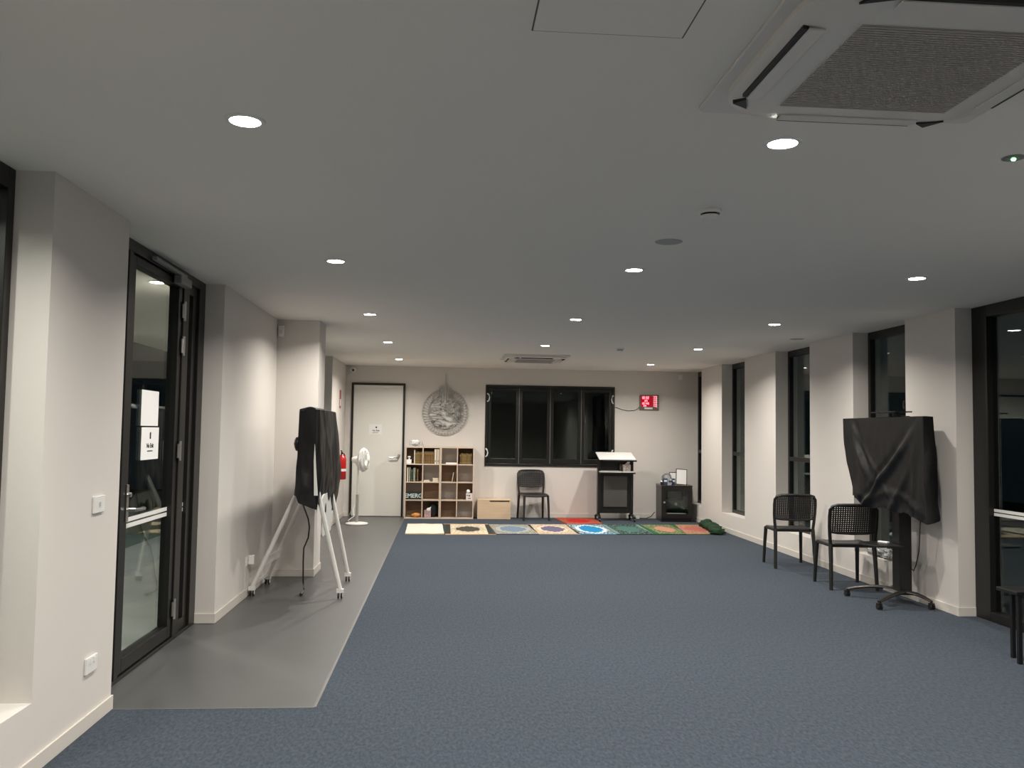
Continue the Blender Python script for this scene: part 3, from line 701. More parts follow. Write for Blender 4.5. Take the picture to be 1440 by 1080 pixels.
# ------------------------------------------------------------------ prayer mats
def xramp(N, L, src, stops):
    r = N.new('ShaderNodeValToRGB'); r.color_ramp.interpolation = 'CONSTANT'; e = r.color_ramp.elements
    e[0].position = stops[0][0]; e[0].color = (*stops[0][1],1); e[1].position = stops[1][0]; e[1].color = (*stops[1][1],1)
    for p, c_ in stops[2:]: k = e.new(p); k.color = (*c_,1)
    L.new(src, r.inputs[0]); return r
def mat_rug(name, base, border, medal, bands=None, var=.2, ring=None, hem=None):
    """base field, side borders, central medallion in generated coordinates of the rug"""
    m = bpy.data.materials.new(name); m.use_nodes = True
    nt = m.node_tree; N = nt.nodes; L = nt.links; b = N['Principled BSDF']; b.inputs['Roughness'].default_value = .9; b.inputs['Specular IOR Level'].default_value = .1
    tc = N.new('ShaderNodeTexCoord'); sp = N.new('ShaderNodeSeparateXYZ'); L.new(tc.outputs['Generated'], sp.inputs[0])
    def mm(op, a, b_=None):
        n = N.new('ShaderNodeMath'); n.operation = op
        for i, v in enumerate((a, b_)):
            if v is None: continue
            if isinstance(v, (int, float)): n.inputs[i].default_value = v
            else: L.new(v, n.inputs[i])
        return n.outputs[0]
    cx = mm('SUBTRACT', sp.outputs[0], .5); cy = mm('SUBTRACT', sp.outputs[1], .5); ax = mm('ABSOLUTE', cx); ay = mm('ABSOLUTE', cy)
    def mix(fac, c1, c2):
        n = N.new('ShaderNodeMix'); n.data_type = 'RGBA'
        L.new(fac, n.inputs[0])
        for i, c_ in ((6, c1), (7, c2)):
            if isinstance(c_, tuple): n.inputs[i].default_value = (*c_, 1)
            else: L.new(c_, n.inputs[i])
        return n.outputs[2]
    # pattern noise
    ns = N.new('ShaderNodeTexVoronoi'); ns.inputs['Scale'].default_value = 16; mp = N.new('ShaderNodeMapping'); mp.inputs['Scale'].default_value = (1,2,1); L.new(tc.outputs['Generated'], mp.inputs[0]); L.new(mp.outputs[0], ns.inputs['Vector'])
    nf = mm('GREATER_THAN', ns.outputs['Distance'], .42)
    col = mix(nf, base, tuple(x*(1-var*2) for x in base))
    if bands:      # (half-width from centre, colour) side bands
        for lim, c_ in bands: col = mix(mm('GREATER_THAN', ax, lim), col, c_)
    if border: col = mix(mm('GREATER_THAN', ay, .455), col, border)
    if medal:
        rx, ry, c_ = medal
        ang = mm('ADD', mm('POWER', mm('DIVIDE', ax, rx), 1.25), mm('POWER', mm('DIVIDE', ay, ry), 2.2))
        wob = mm('MULTIPLY', mm('SINE', mm('MULTIPLY', cx, 60.)), .10); ang = mm('ADD', ang, wob)
        if ring: col = mix(mm('LESS_THAN', ang, 1.45), col, ring)
        col = mix(mm('LESS_THAN', ang, 1.0), col, c_)
    if hem: col = mix(mm('GREATER_THAN', ax, .485), col, hem)
    L.new(col, b.inputs['Base Color'])
    n2 = N.new('ShaderNodeTexNoise'); n2.inputs['Scale'].default_value = 120; L.new(tc.outputs['Object'], n2.inputs['Vector'])
    bp = N.new('ShaderNodeBump'); bp.inputs['Strength'].default_value = .4; bp.inputs['Distance'].default_value = .004; L.new(n2.outputs['Fac'], bp.inputs['Height']); L.new(bp.outputs[0], b.inputs['Normal'])
    return m
def rug(name, label, P, material, zoff=.001, th=.006, seed=0, wave=.004, fringe=None):
    # P: corners front-left, front-right, back-right, back-left
    FL, FR, BR, BL = [Vector((*p, 0)) for p in P]; nx, ny = 16, 20; top = []
    for j in range(ny+1):
        v = j/ny; row = []
        for i in range(nx+1):
            u = i/nx; p = (FL*(1-u)+FR*u)*(1-v)+(BL*(1-u)+BR*u)*v
            e = .006*noise.noise(Vector((u*6+seed, v*6, 3))); p.x += e; p.y += .008*noise.noise(Vector((u*5+seed, v*5, 9)))
            p.z = zoff+th+wave*(.5+.5*noise.noise(Vector((u*3.5, v*4+seed, seed))))
            row.append(p)
        top.append(row)
    m = MB(); m.grid([[(p.x,p.y,p.z) for p in r] for r in top]); m.grid([[(p.x,p.y,zoff) for p in r] for r in top])
    ring = [r for r in top[0]]+[top[j][nx] for j in range(1,ny+1)]+[top[ny][i] for i in range(nx-1,-1,-1)]+[top[j][0] for j in range(ny-1,0,-1)]
    m.grid([[(p.x,p.y,p.z) for p in ring],[(p.x,p.y,zoff) for p in ring]], True)
    bmesh.ops.remove_doubles(m.bm, verts=m.bm.verts, dist=1e-5)
    c_ = (FL+FR+BR+BL)/4
    return tag(m.build(name, material, origin=(c_.x, c_.y, 0), smooth='auto'), label, 'prayer mat', 'prayer mats laid in a row on the carpet')
fy, by = 12.55, 13.88
rug('prayer_mat', 'plain cream prayer mat, leftmost of the row in front of the bookcase', ((-.55,12.52),(.01,12.53),(-.02,13.86),(-.57,13.84)), mat_rug('mat_cream',(.66,.62,.53),(.56,.46,.31),None,var=.04), seed=1, wave=.012)
rug('prayer_mat', 'beige prayer mat with black end bands and dark oval medallion', ((.03,12.47),(.765,12.52),(.715,13.90),(.0,13.88)), mat_rug('mat_beige',(.70,.60,.44),(.55,.33,.17),(.24,.25,(.06,.055,.045)),bands=[(.36,(.035,.04,.035)),(.46,(.05,.055,.05))],ring=(.42,.36,.25)), seed=2)
rug('prayer_mat', 'grey blue prayer mat between the beige and the purple centred ones', ((.775,12.54),(1.395,12.56),(1.345,13.91),(.725,13.89)), mat_rug('mat_greyblue',(.34,.33,.28),(.06,.075,.11),(.30,.30,(.14,.19,.25)),bands=[(.46,(.30,.25,.17))],ring=(.30,.32,.30)), seed=3)
rug('prayer_mat', 'cream prayer mat with purple medallion and black left edge', ((1.405,12.58),(2.02,12.59),(1.98,13.93),(1.355,13.91)), mat_rug('mat_purple',(.62,.50,.36),(.36,.30,.26),(.27,.30,(.12,.11,.17)),bands=[(.44,(.035,.03,.03))],ring=(.60,.48,.36)), seed=4)
rug('prayer_mat', 'bright blue prayer mat with white patterned border', ((2.03,12.59),(2.56,12.61),(2.58,13.96),(1.99,13.93)), mat_rug('mat_blue',(.45,.58,.64),(.07,.20,.36),(.30,.36,(.02,.20,.40)),ring=(.55,.66,.70),var=.4), seed=5)
rug('prayer_mat', 'teal and grey patterned prayer mat right of the bright blue one', ((2.57,12.61),(3.13,12.64),(3.19,14.0),(2.59,13.96)), mat_rug('mat_teal',(.14,.21,.19),(.02,.06,.05),(.28,.30,(.06,.14,.12)),bands=[(.40,(.14,.24,.22))],var=.4), seed=6)
rug('prayer_mat', 'dark green prayer mat with pinkish yellow middle', ((3.14,12.64),(3.63,12.66),(3.81,14.03),(3.20,14.0)), mat_rug('mat_green',(.24,.28,.14),(.02,.07,.03),(.22,.28,(.42,.21,.14)),bands=[(.36,(.03,.10,.04))],var=.3), seed=7)
rug('prayer_mat', 'salmon pink prayer mat at the right end of the row', ((3.64,12.66),(4.08,12.70),(4.28,14.02),(3.82,14.03)), mat_rug('mat_salmon',(.50,.25,.17),(.10,.15,.06),(.25,.26,(.36,.12,.09)),var=.2), seed=8)
rug('prayer_mat', 'red prayer mat lying behind the row, in front of the back wall', ((2.02,13.98),(2.62,14.06),(2.63,15.03),(1.93,15.0)), mat_rug('mat_red',(.46,.10,.06),(.42,.19,.11),(.28,.30,(.42,.02,.02)),var=.15), seed=9)
m = MB()
for k in range(7): m.blob((4.13+.022*k, 12.74+.17*k, .045+.012*(k%3)),(.11,.13,.045+.012*(k%3)),k+20,.55,14)
tag(m.build('green_cloth', mat('green_cloth',(.006,.035,.012),.9,bump=.5,bscale=25), smooth=True), 'bunched dark green cloth at the right end of the mats by the wall', 'cloth')

# ------------------------------------------------------------------ lectern
t = thing('lectern', 'black mobile lectern with silver top and shelf under the window corner', 'lectern', (2.935, 14.62, 0))
for sx in (-1, 1):
    MB().box(sx*.285-.025, sx*.285+.025, -.05, .05, .13, 1.06).build('upright', BLACKM, t, bevel=.006)
    ft = MB(); ft.bar((sx*.285,0,.12),(sx*.30,-.20,.065),.045,.03); ft.bar((sx*.285,0,.12),(sx*.30,.20,.065),.045,.03); ft = ft.build('foot', BLACKM, t, bevel=.006)
    for sy in (-1, 1):
        c_ = MB(); c_.tube([(sx*.30-.012,sy*.195,.028),(sx*.30+.012,sy*.195,.028)],.028,14); c_.tube([(sx*.30,sy*.195,.04),(sx*.30,sy*.195,.075)],.01,8); c_.build('caster', BLACK, ft, smooth='auto')
MB().box(-.255,.255,-.01,.01,.13,.82).build('rear_panel', BLACKM, t)
MB().box(-.205,.205,-.030,-.012,.24,.775).build('front_panel', mat('smoked_acrylic',(.075,.072,.066),.25,bump=.02,var=.15,vscale=2), t, bevel=.003)
MB().box(-.255,.255,.02,.03,.86,1.06).build('upper_panel', BLACKM, t)
MB().box(-.295,.295,-.17,.12,.835,.853).build('shelf', mat('silver_laminate',(.60,.60,.57),.4,bump=.01), t, bevel=.002)
MB().box(-.295,.32,-.172,-.14,.812,.835).build('shelf_edge', BLACKM, t)
Rt = Matrix.Translation((0,-.02,1.10)) @ Matrix.Rotation(math.radians(16),4,'X')
tp = MB(); tp.box(-.315,.315,-.20,.20,0,.018,Rt); tp.build('reading_board', mat('silver_board',(.74,.74,.71),.4,bump=.01), t, bevel=.003)
tp = MB(); tp.box(-.25,.33,-.21,-.18,-.022,-.001,Rt); tp.build('board_edge', BLACKM, t)
t = thing('tissue_box', 'white and pink tissue box on the lectern shelf', 'box', (3.12, 14.56, .853))
MB().box(-.07,.06,-.06,.06,0,.115).build('carton', mat('pink_tissue_carton',(.60,.50,.47),.7,var=.35,vscale=30,bump=.01), t, bevel=.002)
MB().prism([(-.03,0),(.045,0),(.055,.075),(.03,.06)],-.01,.01,Matrix.Translation((0,0,.115))@Matrix.Rotation(PI/2,4,'X')).build('tissue', PAPER, t)
tag(MB().lathe([(0,0),(.022,0),(.022,.10),(.012,.12),(0,.12)],14).build('spray_bottle', mat('olive_bottle',(.12,.10,.06),.4,bump=.01), smooth='auto'), 'small dark bottle left of the tissue box on the lectern', 'bottle')
bpy.data.objects['spray_bottle'].location = (3.02, 14.57, .853)

# ------------------------------------------------------------------ AV cabinet
rz = math.radians(-4)
t = thing('media_cabinet', 'low black media cabinet with glass door in the right back corner', 'cabinet', (3.98, 14.47, 0), rz)
W2, D2, H2 = .265, .52, .625
m = MB(); m.box(-W2,-W2+.018,0,D2,0,H2-.018); m.box(W2-.018,W2,0,D2,0,H2-.018); m.box(-W2+.018,W2-.018,D2-.01,D2,0,H2-.018); m.box(-W2+.018,W2-.018,0.02,D2-.01,0,.09); m.box(-W2+.018,W2-.018,.03,D2-.02,.22,.235)
m.build('carcass', mat('black_laminate',(.016,.013,.012),.35,bump=.01), t, bevel=.001)
MB().box(-W2-.005,W2+.005,-.006,D2,H2-.018,H2).build('top', mat('dark_walnut_top',(.05,.032,.024),.25,bump=.01), t, bevel=.002)
dr = MB(); dr.box(-W2+.004,W2-.004,-.016,0,.06,.14); dr.box(-W2+.004,W2-.004,-.016,0,.52,.60); dr.box(-W2+.004,-W2+.075,-.016,0,.14,.52); dr.box(W2-.075,W2-.004,-.016,0,.14,.52)
dr = dr.build('door', BLACKM, t, bevel=.002)
MB().box(-W2+.06,W2-.06,-.009,-.005,.13,.53).build('glass_panel', GLASS, dr)
MB().lathe([(0,0),(.010,0),(.012,.008),(.018,.016),(.018,.026),(0,.03)],16,Matrix.Translation((-W2+.045,-.016,.335))@Matrix.Rotation(PI/2,4,'X')).build('knob', STEEL, dr, smooth='auto')
t2 = thing('amplifier', 'dim amplifier with round silver dial behind the cabinet glass', 'amplifier', (3.98,14.47,0), rz)
MB().box(-.17,.17,.10,.40,.235,.36).build('case', mat('amp_grey',(.05,.05,.048),.4,bump=.01), t2, bevel=.003)
MB().lathe([(0,0),(.026,0),(.024,.02),(0,.022)],18,Matrix.Translation((.0,.10,.30))@Matrix.Rotation(PI/2,4,'X')).build('dial', STEEL, t2)
t2 = thing('media_player', 'slim silver fronted player on the cabinet floor behind the glass', 'player', (3.98,14.47,0), rz)
MB().box(-.16,.17,.06,.35,.091,.15).build('case', BLACKM, t2); MB().box(-.155,.165,.052,.06,.150-.022,.150-.002).build('front_strip', mat('silver_strip',(.75,.74,.72),.3,bump=.01), t2)
z0 = .625
MB_ = Matrix.Rotation
def photo_frame(x, y, w, h, label, tilt=0, yaw=0, page=PAPER):
    t = thing('picture_frame', label, 'frame', (x, y, z0+.001), yaw)
    R = Matrix.Translation((0,.0,.003)) @ MB_(math.radians(12),4,'X').inverted() @ MB_(tilt,4,'Y')
    f = MB(); b_ = .010
    f.box(-w/2,w/2,0,.012,0,b_,R); f.box(-w/2,w/2,0,.012,h-b_,h,R); f.box(-w/2,-w/2+b_,0,.012,b_,h-b_,R); f.box(w/2-b_,w/2,0,.012,b_,h-b_,R)
    f.build('frame', BLACKM, t); MB().box(-w/2+b_,w/2-b_,.003,.008,b_,h-b_,R).build('page', page, t)
    MB().bar((0,.7*h*.2126+.018,h*.68),(0,.13,.006),.02,.004).build('stand', BLACKM, t)
def acrylic(x, y, w, h, label, tilt):
    photo_frame(x, y, w, h, label, tilt)
photo_frame(4.10, 14.62, .195, .275, 'black frame with white page leaning on the media cabinet, the front one', tilt=.07)
photo_frame(4.02, 14.80, .15, .21, 'black framed white page half hidden behind the front frame, on its left', tilt=.0)
photo_frame(4.195, 14.79, .11, .22, 'small dark framed picture behind the front frame, on its right', page=mat('picture_page',(.35,.33,.31),.6,var=.5,vscale=14,bump=.01))
BLUE = mat('blue_carton', (.035,.06,.13), .5, var=.5, vscale=30, bump=.01)
for k, (x, w) in enumerate(((3.83,.07),(3.975,.05))):
    tt = thing('blue_carton', ['blue carton at the left of the cup on the media cabinet','blue carton between the cup and the frames'][k], 'box', (x, 14.68, z0))
    MB().box(-w/2,w/2,-.03,.04,0,.105).build('carton', BLUE, tt, bevel=.002)
    MB().box(-w/2+.01,w/2-.01,-.0315,-.03,.05,.08).build('label', PAPER, tt)
tt = thing('plastic_cup', 'clear cup with blue band on the media cabinet', 'cup', (3.90, 14.60, z0))
MB().lathe([(0,.002),(.028,.002),(.036,.10),(.038,.102),(.035,.10),(.027,.006),(0,.006)],20).build('cup', mat('clear_plastic',(.75,.8,.85),.1,trans=.7), tt, smooth='auto')
MB().lathe([(.0325,.045),(.0355,.075),(.0350,.075),(.032,.045)],20,close=True).build('band', BLUE, tt)
tt = thing('plastic_dome', 'clear plastic wrapped cups behind the blue cartons', 'packaging', (3.90, 14.82, z0))
MB().blob((0,0,.095),(.095,.06,.095),11,.3,16).build('wrap', mat('clear_wrap',(.80,.84,.86),.25,trans=.85,bump=.4,bscale=30), tt, smooth=True)
tt = thing('tape_dispenser', 'small black holder with white roll at the left of the cabinet top', 'dispenser', (3.765, 14.66, z0))
MB().box(-.022,.022,-.03,.03,0,.045).build('base', BLACK, tt, bevel=.004); MB().tube([(-.015,.06,.035),(.015,.06,.035)],.034,18).build('roll', PAPER, tt, smooth='auto')
tag(MB().tube([(3.72,14.98,.12),(3.66,15.0,.04),(3.58,15.02,.008),(3.45,15.03,.008),(3.36,15.0,.008),(3.27,15.02,.008)],.008,6).build('power_cable', BLACK, smooth='auto'), 'black power cable on the carpet between lectern and media cabinet', 'cable')
tt = thing('power_board', 'small power plug block on the floor by the back skirting', 'power board', (3.42,15.0,0)); MB().box(-.03,.03,-.02,.02,.0,.05).build('block', WHITE, tt, bevel=.004)

# ------------------------------------------------------------------ pedestal fan
t = thing('pedestal_fan', 'white pedestal fan standing in front of the white back door', 'fan', (-1.375, 13.82, 0))
MB().lathe([(0,0),(.170,0),(.178,.008),(.175,.022),(.12,.032),(.04,.036),(0,.036)],32).build('base', WHITE, t, smooth='auto')
MB().tube([(0,0,.03),(0,0,.47)],.024,14).build('lower_pole', mat('grey_pole',(.38,.38,.36),.35,metal=.4,bump=.01), t, smooth='auto')
MB().tube([(0,0,.46),(0,0,.97)],.016,12).build('upper_pole', WHITE, t, smooth='auto')
MF = Matrix.Translation((.0,0,1.02)) @ Matrix.Rotation(math.radians(-18),4,'Z') @ Matrix.Rotation(PI/2,4,'Y')
MB().lathe([(0,-.10),(.04,-.095),(.055,-.06),(.055,.03),(.04,.045),(0,.045)],20,MF).build('motor_housing', WHITE, t, smooth='auto')
MB().blob((.0,0,.96),(.04,.04,.05),1,.0).build('neck', WHITE, t, smooth=True)
cg = MB()
for k in range(96):
    a = 2*PI*k/96; c_, s_ = math.cos(a), math.sin(a)
    pts = [MF @ Vector((r*c_, r*s_, zz)) for r, zz in ((.03,.155),(.10,.150),(.165,.125),(.188,.09),(.165,.055),(.06,.04))]
    cg.tube(pts, .0032, 4, caps=False)
for r, zz in ((.188,.09),(.12,.147),(.12,.047)):
    cg.tube([MF @ Vector((r*math.cos(2*PI*k/36), r*math.sin(2*PI*k/36), zz)) for k in range(37)], .005 if r > .15 else .0025, 6)
cg.lathe([(0,.158),(.035,.157),(.035,.150),(0,.150)],20,MF)
cg.build('guard', WHITE, t, smooth='auto')
bl = MB()
for k in range(5):
    a = 2*PI*k/5
    rows_ = []
    for i in range(6):
        r = .03+.135*i/5; row = []
        for j in range(5):
            s_ = (j/4-.5); ang = a + s_*(1.0-.25*i/5) + .15*i/5
            row.append(MF @ Vector((r*math.cos(ang), r*math.sin(ang), .095 + s_*.045)))
        rows_.append(row)
    bl.grid(rows_)
bl.lathe([(0,.05),(.032,.06),(.032,.12),(.02,.13),(0,.13)],16,MF)
bl.build('blades', mat('fan_blade',(.66,.66,.62),.4,bump=.01), t, smooth='auto', solid=.002)
tag(MB().tube([(-1.44,13.9,.012),(-1.52,14.05,.01),(-1.56,14.3,.01),(-1.50,14.6,.05),(-1.53,14.7,.16),(-1.50,14.75,.22),(-1.57,14.8,.12),(-1.62,14.9,.01)],.006,6).build('fan_cable', WHITE, smooth='auto'), 'white cable looping behind the fan base', 'cable')

# ------------------------------------------------------------------ draped screens
def lerp(a, b, s): return a+(b-a)*s
def cover(mb, loop_at, nv, nu, hem, top_z, amp, seed, folds, top_rows=3, centre=None):
    """loop_at(u, v)->(x,y) outline for level v; hem(u)->z ; top_z(u)->z"""
    rows_ = []
    for j in range(nv+1):
        v = j/nv; row = []
        for i in range(nu):
            u = i/nu; x, y = loop_at(u, v); x2, y2 = loop_at(u+.004, v); x1, y1 = loop_at(u-.004, v)
            d = Vector((x2-x1, y2-y1, 0)); d = d.normalized() if d.length > 1e-6 else Vector((1,0,0)); nn = Vector((d.y, -d.x, 0))
            zt, zb = top_z(u), hem(u); z = lerp(zt, zb, v)
            k = amp*(noise.noise(Vector((x*4.5+seed, y*4.5, z*2.4)))+.5*noise.noise(Vector((x*11, y*11+seed, z*5))))*(.25+v)
            k += folds(u, v, x, y, z)
            row.append((x+nn.x*k, y+nn.y*k, z))
        rows_.append(row)
    mb.grid(rows_, True)
    # top cap
    c_ = centre; prev_ = rows_[0]
    caps = [rows_[0]]
    for s in (.35, .75, 1.0):
        caps.append([(lerp(p[0], c_(p)[0], s), lerp(p[1], c_(p)[1], s), lerp(p[2], c_(p)[2], s)) for p in prev_])
    mb.grid(caps, True)
def rect_loop(corners, fr):
    """corners (x,y) list; fr = cumulative fractions"""
    def f(u):
        u = u % 1
        for k in range(len(corners)):
            a, b = fr[k], fr[k+1]
            if u <= b+1e-9:
                s = (u-a)/(b-a); p, q = corners[k], corners[(k+1)%len(corners)]; return (lerp(p[0],q[0],s), lerp(p[1],q[1],s), k, s)
    return f
# --- right screen on black stand
t = thing('screen_stand', 'black wheeled screen stand holding the draped screen by the right wall', 'screen stand', (4.12, 7.60, 0))
MB().box(.012,.13,-.065,.065,.10,1.70).build('column', BLACKM, t, bevel=.006)
hub = MB(); hub.box(-.05,.14,-.12,.12,.085,.105); hub.build('base_plate', GREYM, t, bevel=.006)
for ex, ey in ((-.31,.29),(-.32,-.33),(.155,-.33),(.155,.30)):
    P0 = Vector((.045,.08 if ey > 0 else -.08,.098)); P2 = Vector((ex,ey,.068)); P1 = Vector((lerp(.05,ex,.35), ey*.62, .135))
    pts = bez(P0,P1,P2,10); lg = MB().tube(pts,[.032-.0012*i for i in range(11)],10,flat=.62).build('leg', mat('dark_satin_metal',(.05,.045,.042),.3,metal=.5,bump=.01), t, smooth='auto')
    c_ = MB()
    for s in (-.014,.014): c_.tube([(ex+s-.006,ey,.026),(ex+s+.006,ey,.026)],.026,14)
    c_.tube([(ex,ey,.03),(ex,ey,.07)],.010,8); c_.box(ex-.02,ex+.02,ey-.018,ey+.018,.045,.056); c_.build('caster', BLACK, lg, smooth='auto')
MB().prism([(-.29,-.02),(-.24,-.15),(.0,-.19),(.0,.19),(-.22,.19),(-.29,.10)],.512,.528).build('equipment_tray', BLACKM, t, bevel=.003)
m = MB(); m.box(-.10,.06,-.22,.22,1.728,1.738); m.box(.0,.02,-.02,.02,1.66,1.728); m.build('camera_shelf', BLACKM, t)
MB().box(-.012,.012,-.3,.3,1.05,1.5).build('mount_bracket', BLACKM, t)
MB().box(-.068,-.013,-.62,.66,.92,1.665).build('screen_panel', BLACKM, t)   # display body under the drape
xf, xb = 4.032, 4.126
def loopR(u, v):
    y_far = lerp(8.31, 8.19, max(0,(v-.3)/.7)**1.3); y_near = lerp(6.955, 6.90, v); bul = .012*math.sin(PI*v)
    C = [(xf-bul, y_far), (xf-bul*.8, y_near), (xb+.02*v, y_near), (xb, y_far)]
    x, y, k, s = rect_loop(C, [0,.44,.5,.94,1.0])(u)
    if k == 3 or (k == 0 and s < .12) : x -= (.05*(1-v))*(1 if k == 3 else (1-s/.12))   # far corner pulled forward
    return x, y
def hemR(u):
    u %= 1
    if u < .44:
        s = u/.44
        if s < .10: return lerp(.93, .845, s/.10)
        if s < .70: return .845 + .012*math.sin(s*17)
        return lerp(.845, .775, min(1,(s-.70)/.28)**1.2)
    if u < .5: return lerp(.775,.81,(u-.44)/.06)
    if u < .94: return .83+.04*math.sin((u-.5)/.44*PI)
    return .90
def ridge(d, w): return math.exp(-(d/w)**2)
def foldsR(u, v, x, y, z):
    u %= 1; k = 0
    if u < .44:
        s = u/.44; e = min(1, 8*s, 8*(1-s))
        k += e*.034*ridge(s-(.96-.80*v**1.25), .050)*min(1, v*2.2)      # long sweep from the near top corner to the lower far side
        k -= e*.020*ridge(s-(.88-.80*v**1.25), .045)*min(1, v*2.2)
        k += e*.026*ridge(s-(.97-.42*v**1.6), .040)*v
        k += e*.024*ridge(s-(.97-.16*v), .030)*v
        k += e*.030*ridge(s-(.05+.30*v), .035)*math.sin(PI*min(1, v*1.3))  # pulls from the far top corner
        k -= e*.020*ridge(s-(.12+.30*v), .03)*math.sin(PI*min(1, v*1.3))
        k += e*.014*ridge(s-(.04+.60*v), .03)*math.sin(PI*v)
        k += e*.014*ridge(v-(.86+.05*math.sin(s*8)), .05)
    elif u < .5:
        k += .02*math.sin((u-.44)/.06*PI)*v
    return k
m = MB()
cover(m, loopR, 60, 220, hemR, lambda u: 1.682, .016, 5, lambda u,v,x,y,z: foldsR(u,v,x,y,z), centre=lambda p: ((xf+xb)/2, min(8.26,max(7.0,p[1])), 1.688))
cv = m.build('screen_cover', VCOVER, smooth=True)
tag(cv, 'glossy black cloth cover draped over the wide screen by the right wall', 'screen cover')
tt = thing('remote_control', 'small white remote lying on the tray of the right screen stand', 'remote', (4.05,7.66,.528))
MB().box(-.02,.02,-.05,.05,.0,.016,Matrix.Rotation(.5,4,'Z')).build('body', PAPER, tt, bevel=.005)
tag(MB().tube([(4.20,7.30,.95),(4.215,7.33,.75),(4.23,7.38,.5),(4.24,7.45,.36),(4.245,7.5,.30),(4.26,7.62,.33),(4.30,7.70,.36)],.005,6).build('screen_cable', BLACK, smooth='auto'), 'thin black cable hanging beside the black screen stand column', 'cable')
# crumpled clear plastic bag on the sill
m = MB()
for k in range(5): m.blob((4.45, 8.0+.14*k, SR+.05),(.07,.09,.05),k+40,.6,14)
tag(m.build('plastic_bag', mat('crinkled_clear_plastic',(.62,.64,.63),.22,trans=.5,bump=1,bscale=35), smooth=False), 'crumpled clear plastic bag on the window sill behind the screen stand', 'bag')

# --- left screen on white stand
t = thing('easel_stand', 'white wheeled easel stand carrying the draped screen on the left', 'screen stand', (0,0,0))
legs = [((-1.70,7.90,.075),(-1.19,7.80,1.20)), ((-.905,7.78,.075),(-1.125,7.78,.95)), ((-.935,8.65,.075),(-1.11,8.50,.95)), ((-1.68,8.48,.075),(-1.19,8.35,1.20))]
for (p, q) in legs:
    lg = MB().tube([p, q], .020, 12).build('leg', WHITEM, t, smooth='auto')
    c_ = MB()
    for s in (-.014,.014): c_.tube([(p[0]+s-.006,p[1],.03),(p[0]+s+.006,p[1],.03)],.03,16)
    c_.build('caster', BLACK, lg, smooth='auto')
    k = MB(); k.tube([(p[0]+.021,p[1],.03),(p[0]+.024,p[1],.03)],.018,14); k.box(p[0]-.03,p[0]+.03,p[1]-.02,p[1]+.02,.05,.085); k.build('caster_cap', WHITEM, lg, bevel=.003)
MB().bar((-1.60,7.89,.30),(-1.575,8.46,.30),.02,.07).build('cross_bar', WHITEM, t, bevel=.004)
MB().bar((-1.70,7.93,.10),(-1.68,8.46,.10),.02,.03).build('floor_rail', WHITEM, t, bevel=.004)
p_ = MB(); Mx = Matrix(((0,0,1,-1.09),(1,0,0,8.14),(0,1,0,.72),(0,0,0,1)))
p_.prism([(x*.62,y*.38) for x, y in rsq(.5,.12)],-.006,.006,Mx); p_.build('accessory_plate', mat('frosted_plate',(.62,.63,.60),.5,bump=.01), t)
MB().box(-1.215,-1.12,7.56,8.66,.93,1.64).build('screen_panel', WHITEM, t, bevel=.01)
# white screen edge showing through the slit of the cover
m = MB(); m.prism([(.004,0),(.034,0),(.016,.20),(-.002,.44),(-.006,.3)],-.008,.012,Matrix.Translation((-1.115,7.485,.93))@Matrix.Rotation(PI/2,4,'X')); m.build('screen_edge', WHITEM, t)
xa, xbb = -1.262, -1.098
def loopL(u, v):
    yn = 7.50; yf = lerp(8.66, 9.02, v**1.2)-.18*max(0,v-.85)/.15; b = .012*math.sin(PI*v)
    C = [(xa-b, yn+.0), (xa+.035, yn-.01), (xbb-.02, yn), (xbb+.005+b, yn+.06), (xbb+.03*math.sin(PI*v)+.004, yf), (xa, yf)]
    x, y, k, s = rect_loop(C, [0,.05,.13,.18,.56,.64,1.0])(u); return x, y
def hemL(u):
    u %= 1
    if u < .05: return lerp(.93,.86,u/.05)
    if u < .13: return lerp(.86,.815,(u-.05)/.08)
    if u < .18: return lerp(.815,.80,(u-.13)/.05)
    if u < .56:
        s = (u-.18)/.38; return .745+.10*math.exp(-((s-.11)/.07)**2) -.035*math.exp(-((s-.75)/.3)**2)
    if u < .64: return .86
    return .93
def topL(u):
    u %= 1
    if u < .05: return 1.655
    if u < .13: return 1.655+.035*math.sin(PI*(u-.05)/.08*.8)
    return 1.67
def foldsL(u, v, x, y, z):
    u %= 1
    k = .02*math.exp(-((u-.155)/.012)**2)*v*-1
    if .18 < u < .56:
        s = (u-.18)/.38; k += .018*math.sin(s*14+v*3)*v*.6 + .012*math.exp(-((s-.2-.5*v)/.06)**2)
    return k
m = MB()
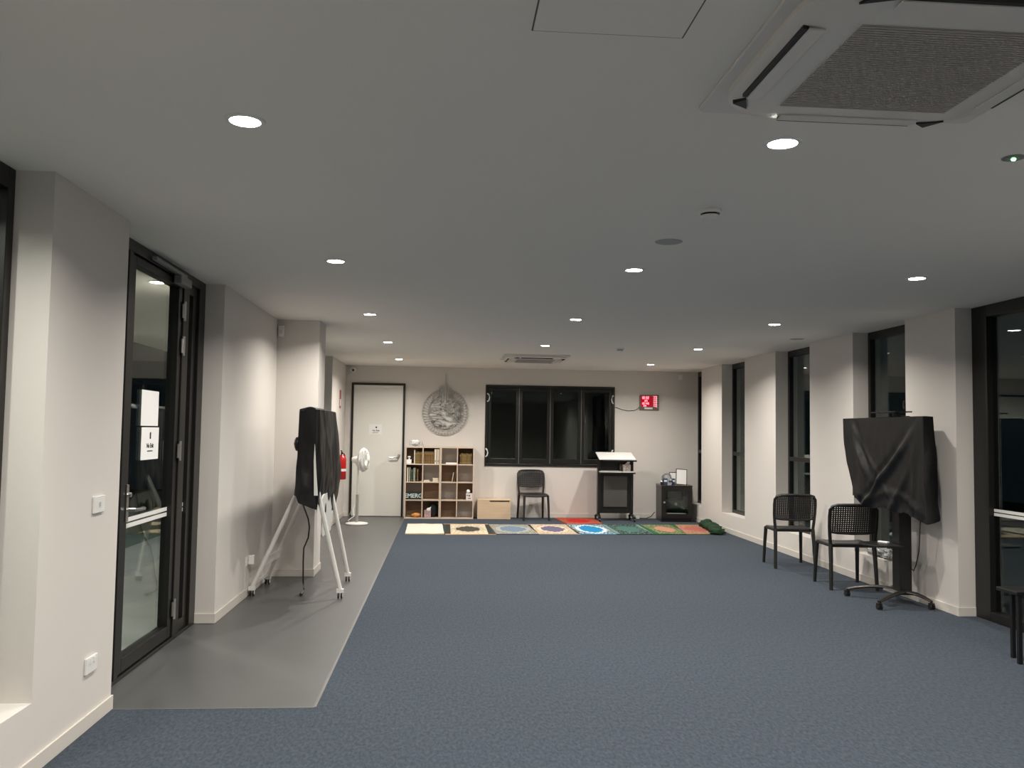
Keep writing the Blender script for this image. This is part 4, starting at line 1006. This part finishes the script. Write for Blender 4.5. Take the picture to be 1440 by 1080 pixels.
cover(m, loopL, 56, 200, hemL, topL, .028, 2, foldsL, centre=lambda p: ((xa+xbb)/2, min(8.6,max(7.56,p[1])), 1.695))
m.blob((-1.275,7.56,1.37),(.03,.05,.065),31,.2,12)
cv = m.build('screen_cover', VCOVER, smooth=True)
tag(cv, 'black cloth cover draped over the screen on the white stand', 'screen cover')
cb = [(-1.235,7.60,.93),(-1.24,7.62,.88),(-1.225,7.7,.80),(-1.205,7.8,.70),(-1.20,7.85,.62),(-1.215,7.9,.52),(-1.26,7.95,.42),(-1.27,8.0,.3),(-1.275,8.05,.15),(-1.28,8.1,.08),(-1.275,8.12,.012),(-1.27,7.95,.008)]
o = MB().tube(cb,.007,8); o.tube([(-1.27,7.97,.014),(-1.265,7.88,.014)],.014,8)
tag(o.build('power_cable', BLACK, smooth='auto'), 'black power cable hanging from the left screen down to the floor', 'cable')

# ------------------------------------------------------------------ world, outdoor lamps, camera
w = bpy.data.worlds.new('night'); bpy.context.scene.world = w; w.use_nodes = True
bg = w.node_tree.nodes['Background']; bg.inputs[0].default_value = (.10,.16,.20,1); bg.inputs[1].default_value = .03

cam = bpy.data.cameras.new('camera'); co = bpy.data.objects.new('camera', cam); COL.objects.link(co)
f, yaw, pitch, roll = 1201.6, .0770, .0560, .0147
cam.sensor_width = 36; cam.sensor_fit = 'HORIZONTAL'; cam.lens = 36*f/1440; cam.clip_start = .05; cam.clip_end = 100
cy, sy, cp_, sp_ = math.cos(yaw), math.sin(yaw), math.cos(pitch), math.sin(pitch)
fw = Vector((sy*cp_, cy*cp_, sp_)); rt = Vector((cy, -sy, 0)); up = rt.cross(fw)
r2 = rt*math.cos(roll)+up*math.sin(roll); u2 = -rt*math.sin(roll)+up*math.cos(roll)
R = Matrix((r2, u2, -fw)).transposed().to_4x4(); co.matrix_world = Matrix.Translation((0,0,1.5)) @ R
sc = bpy.context.scene; sc.camera = co
sc.view_settings.view_transform = 'Standard'; sc.view_settings.look = 'None'; sc.view_settings.gamma = 1; sc.view_settings.exposure = .13
sc.view_settings.use_curve_mapping = False
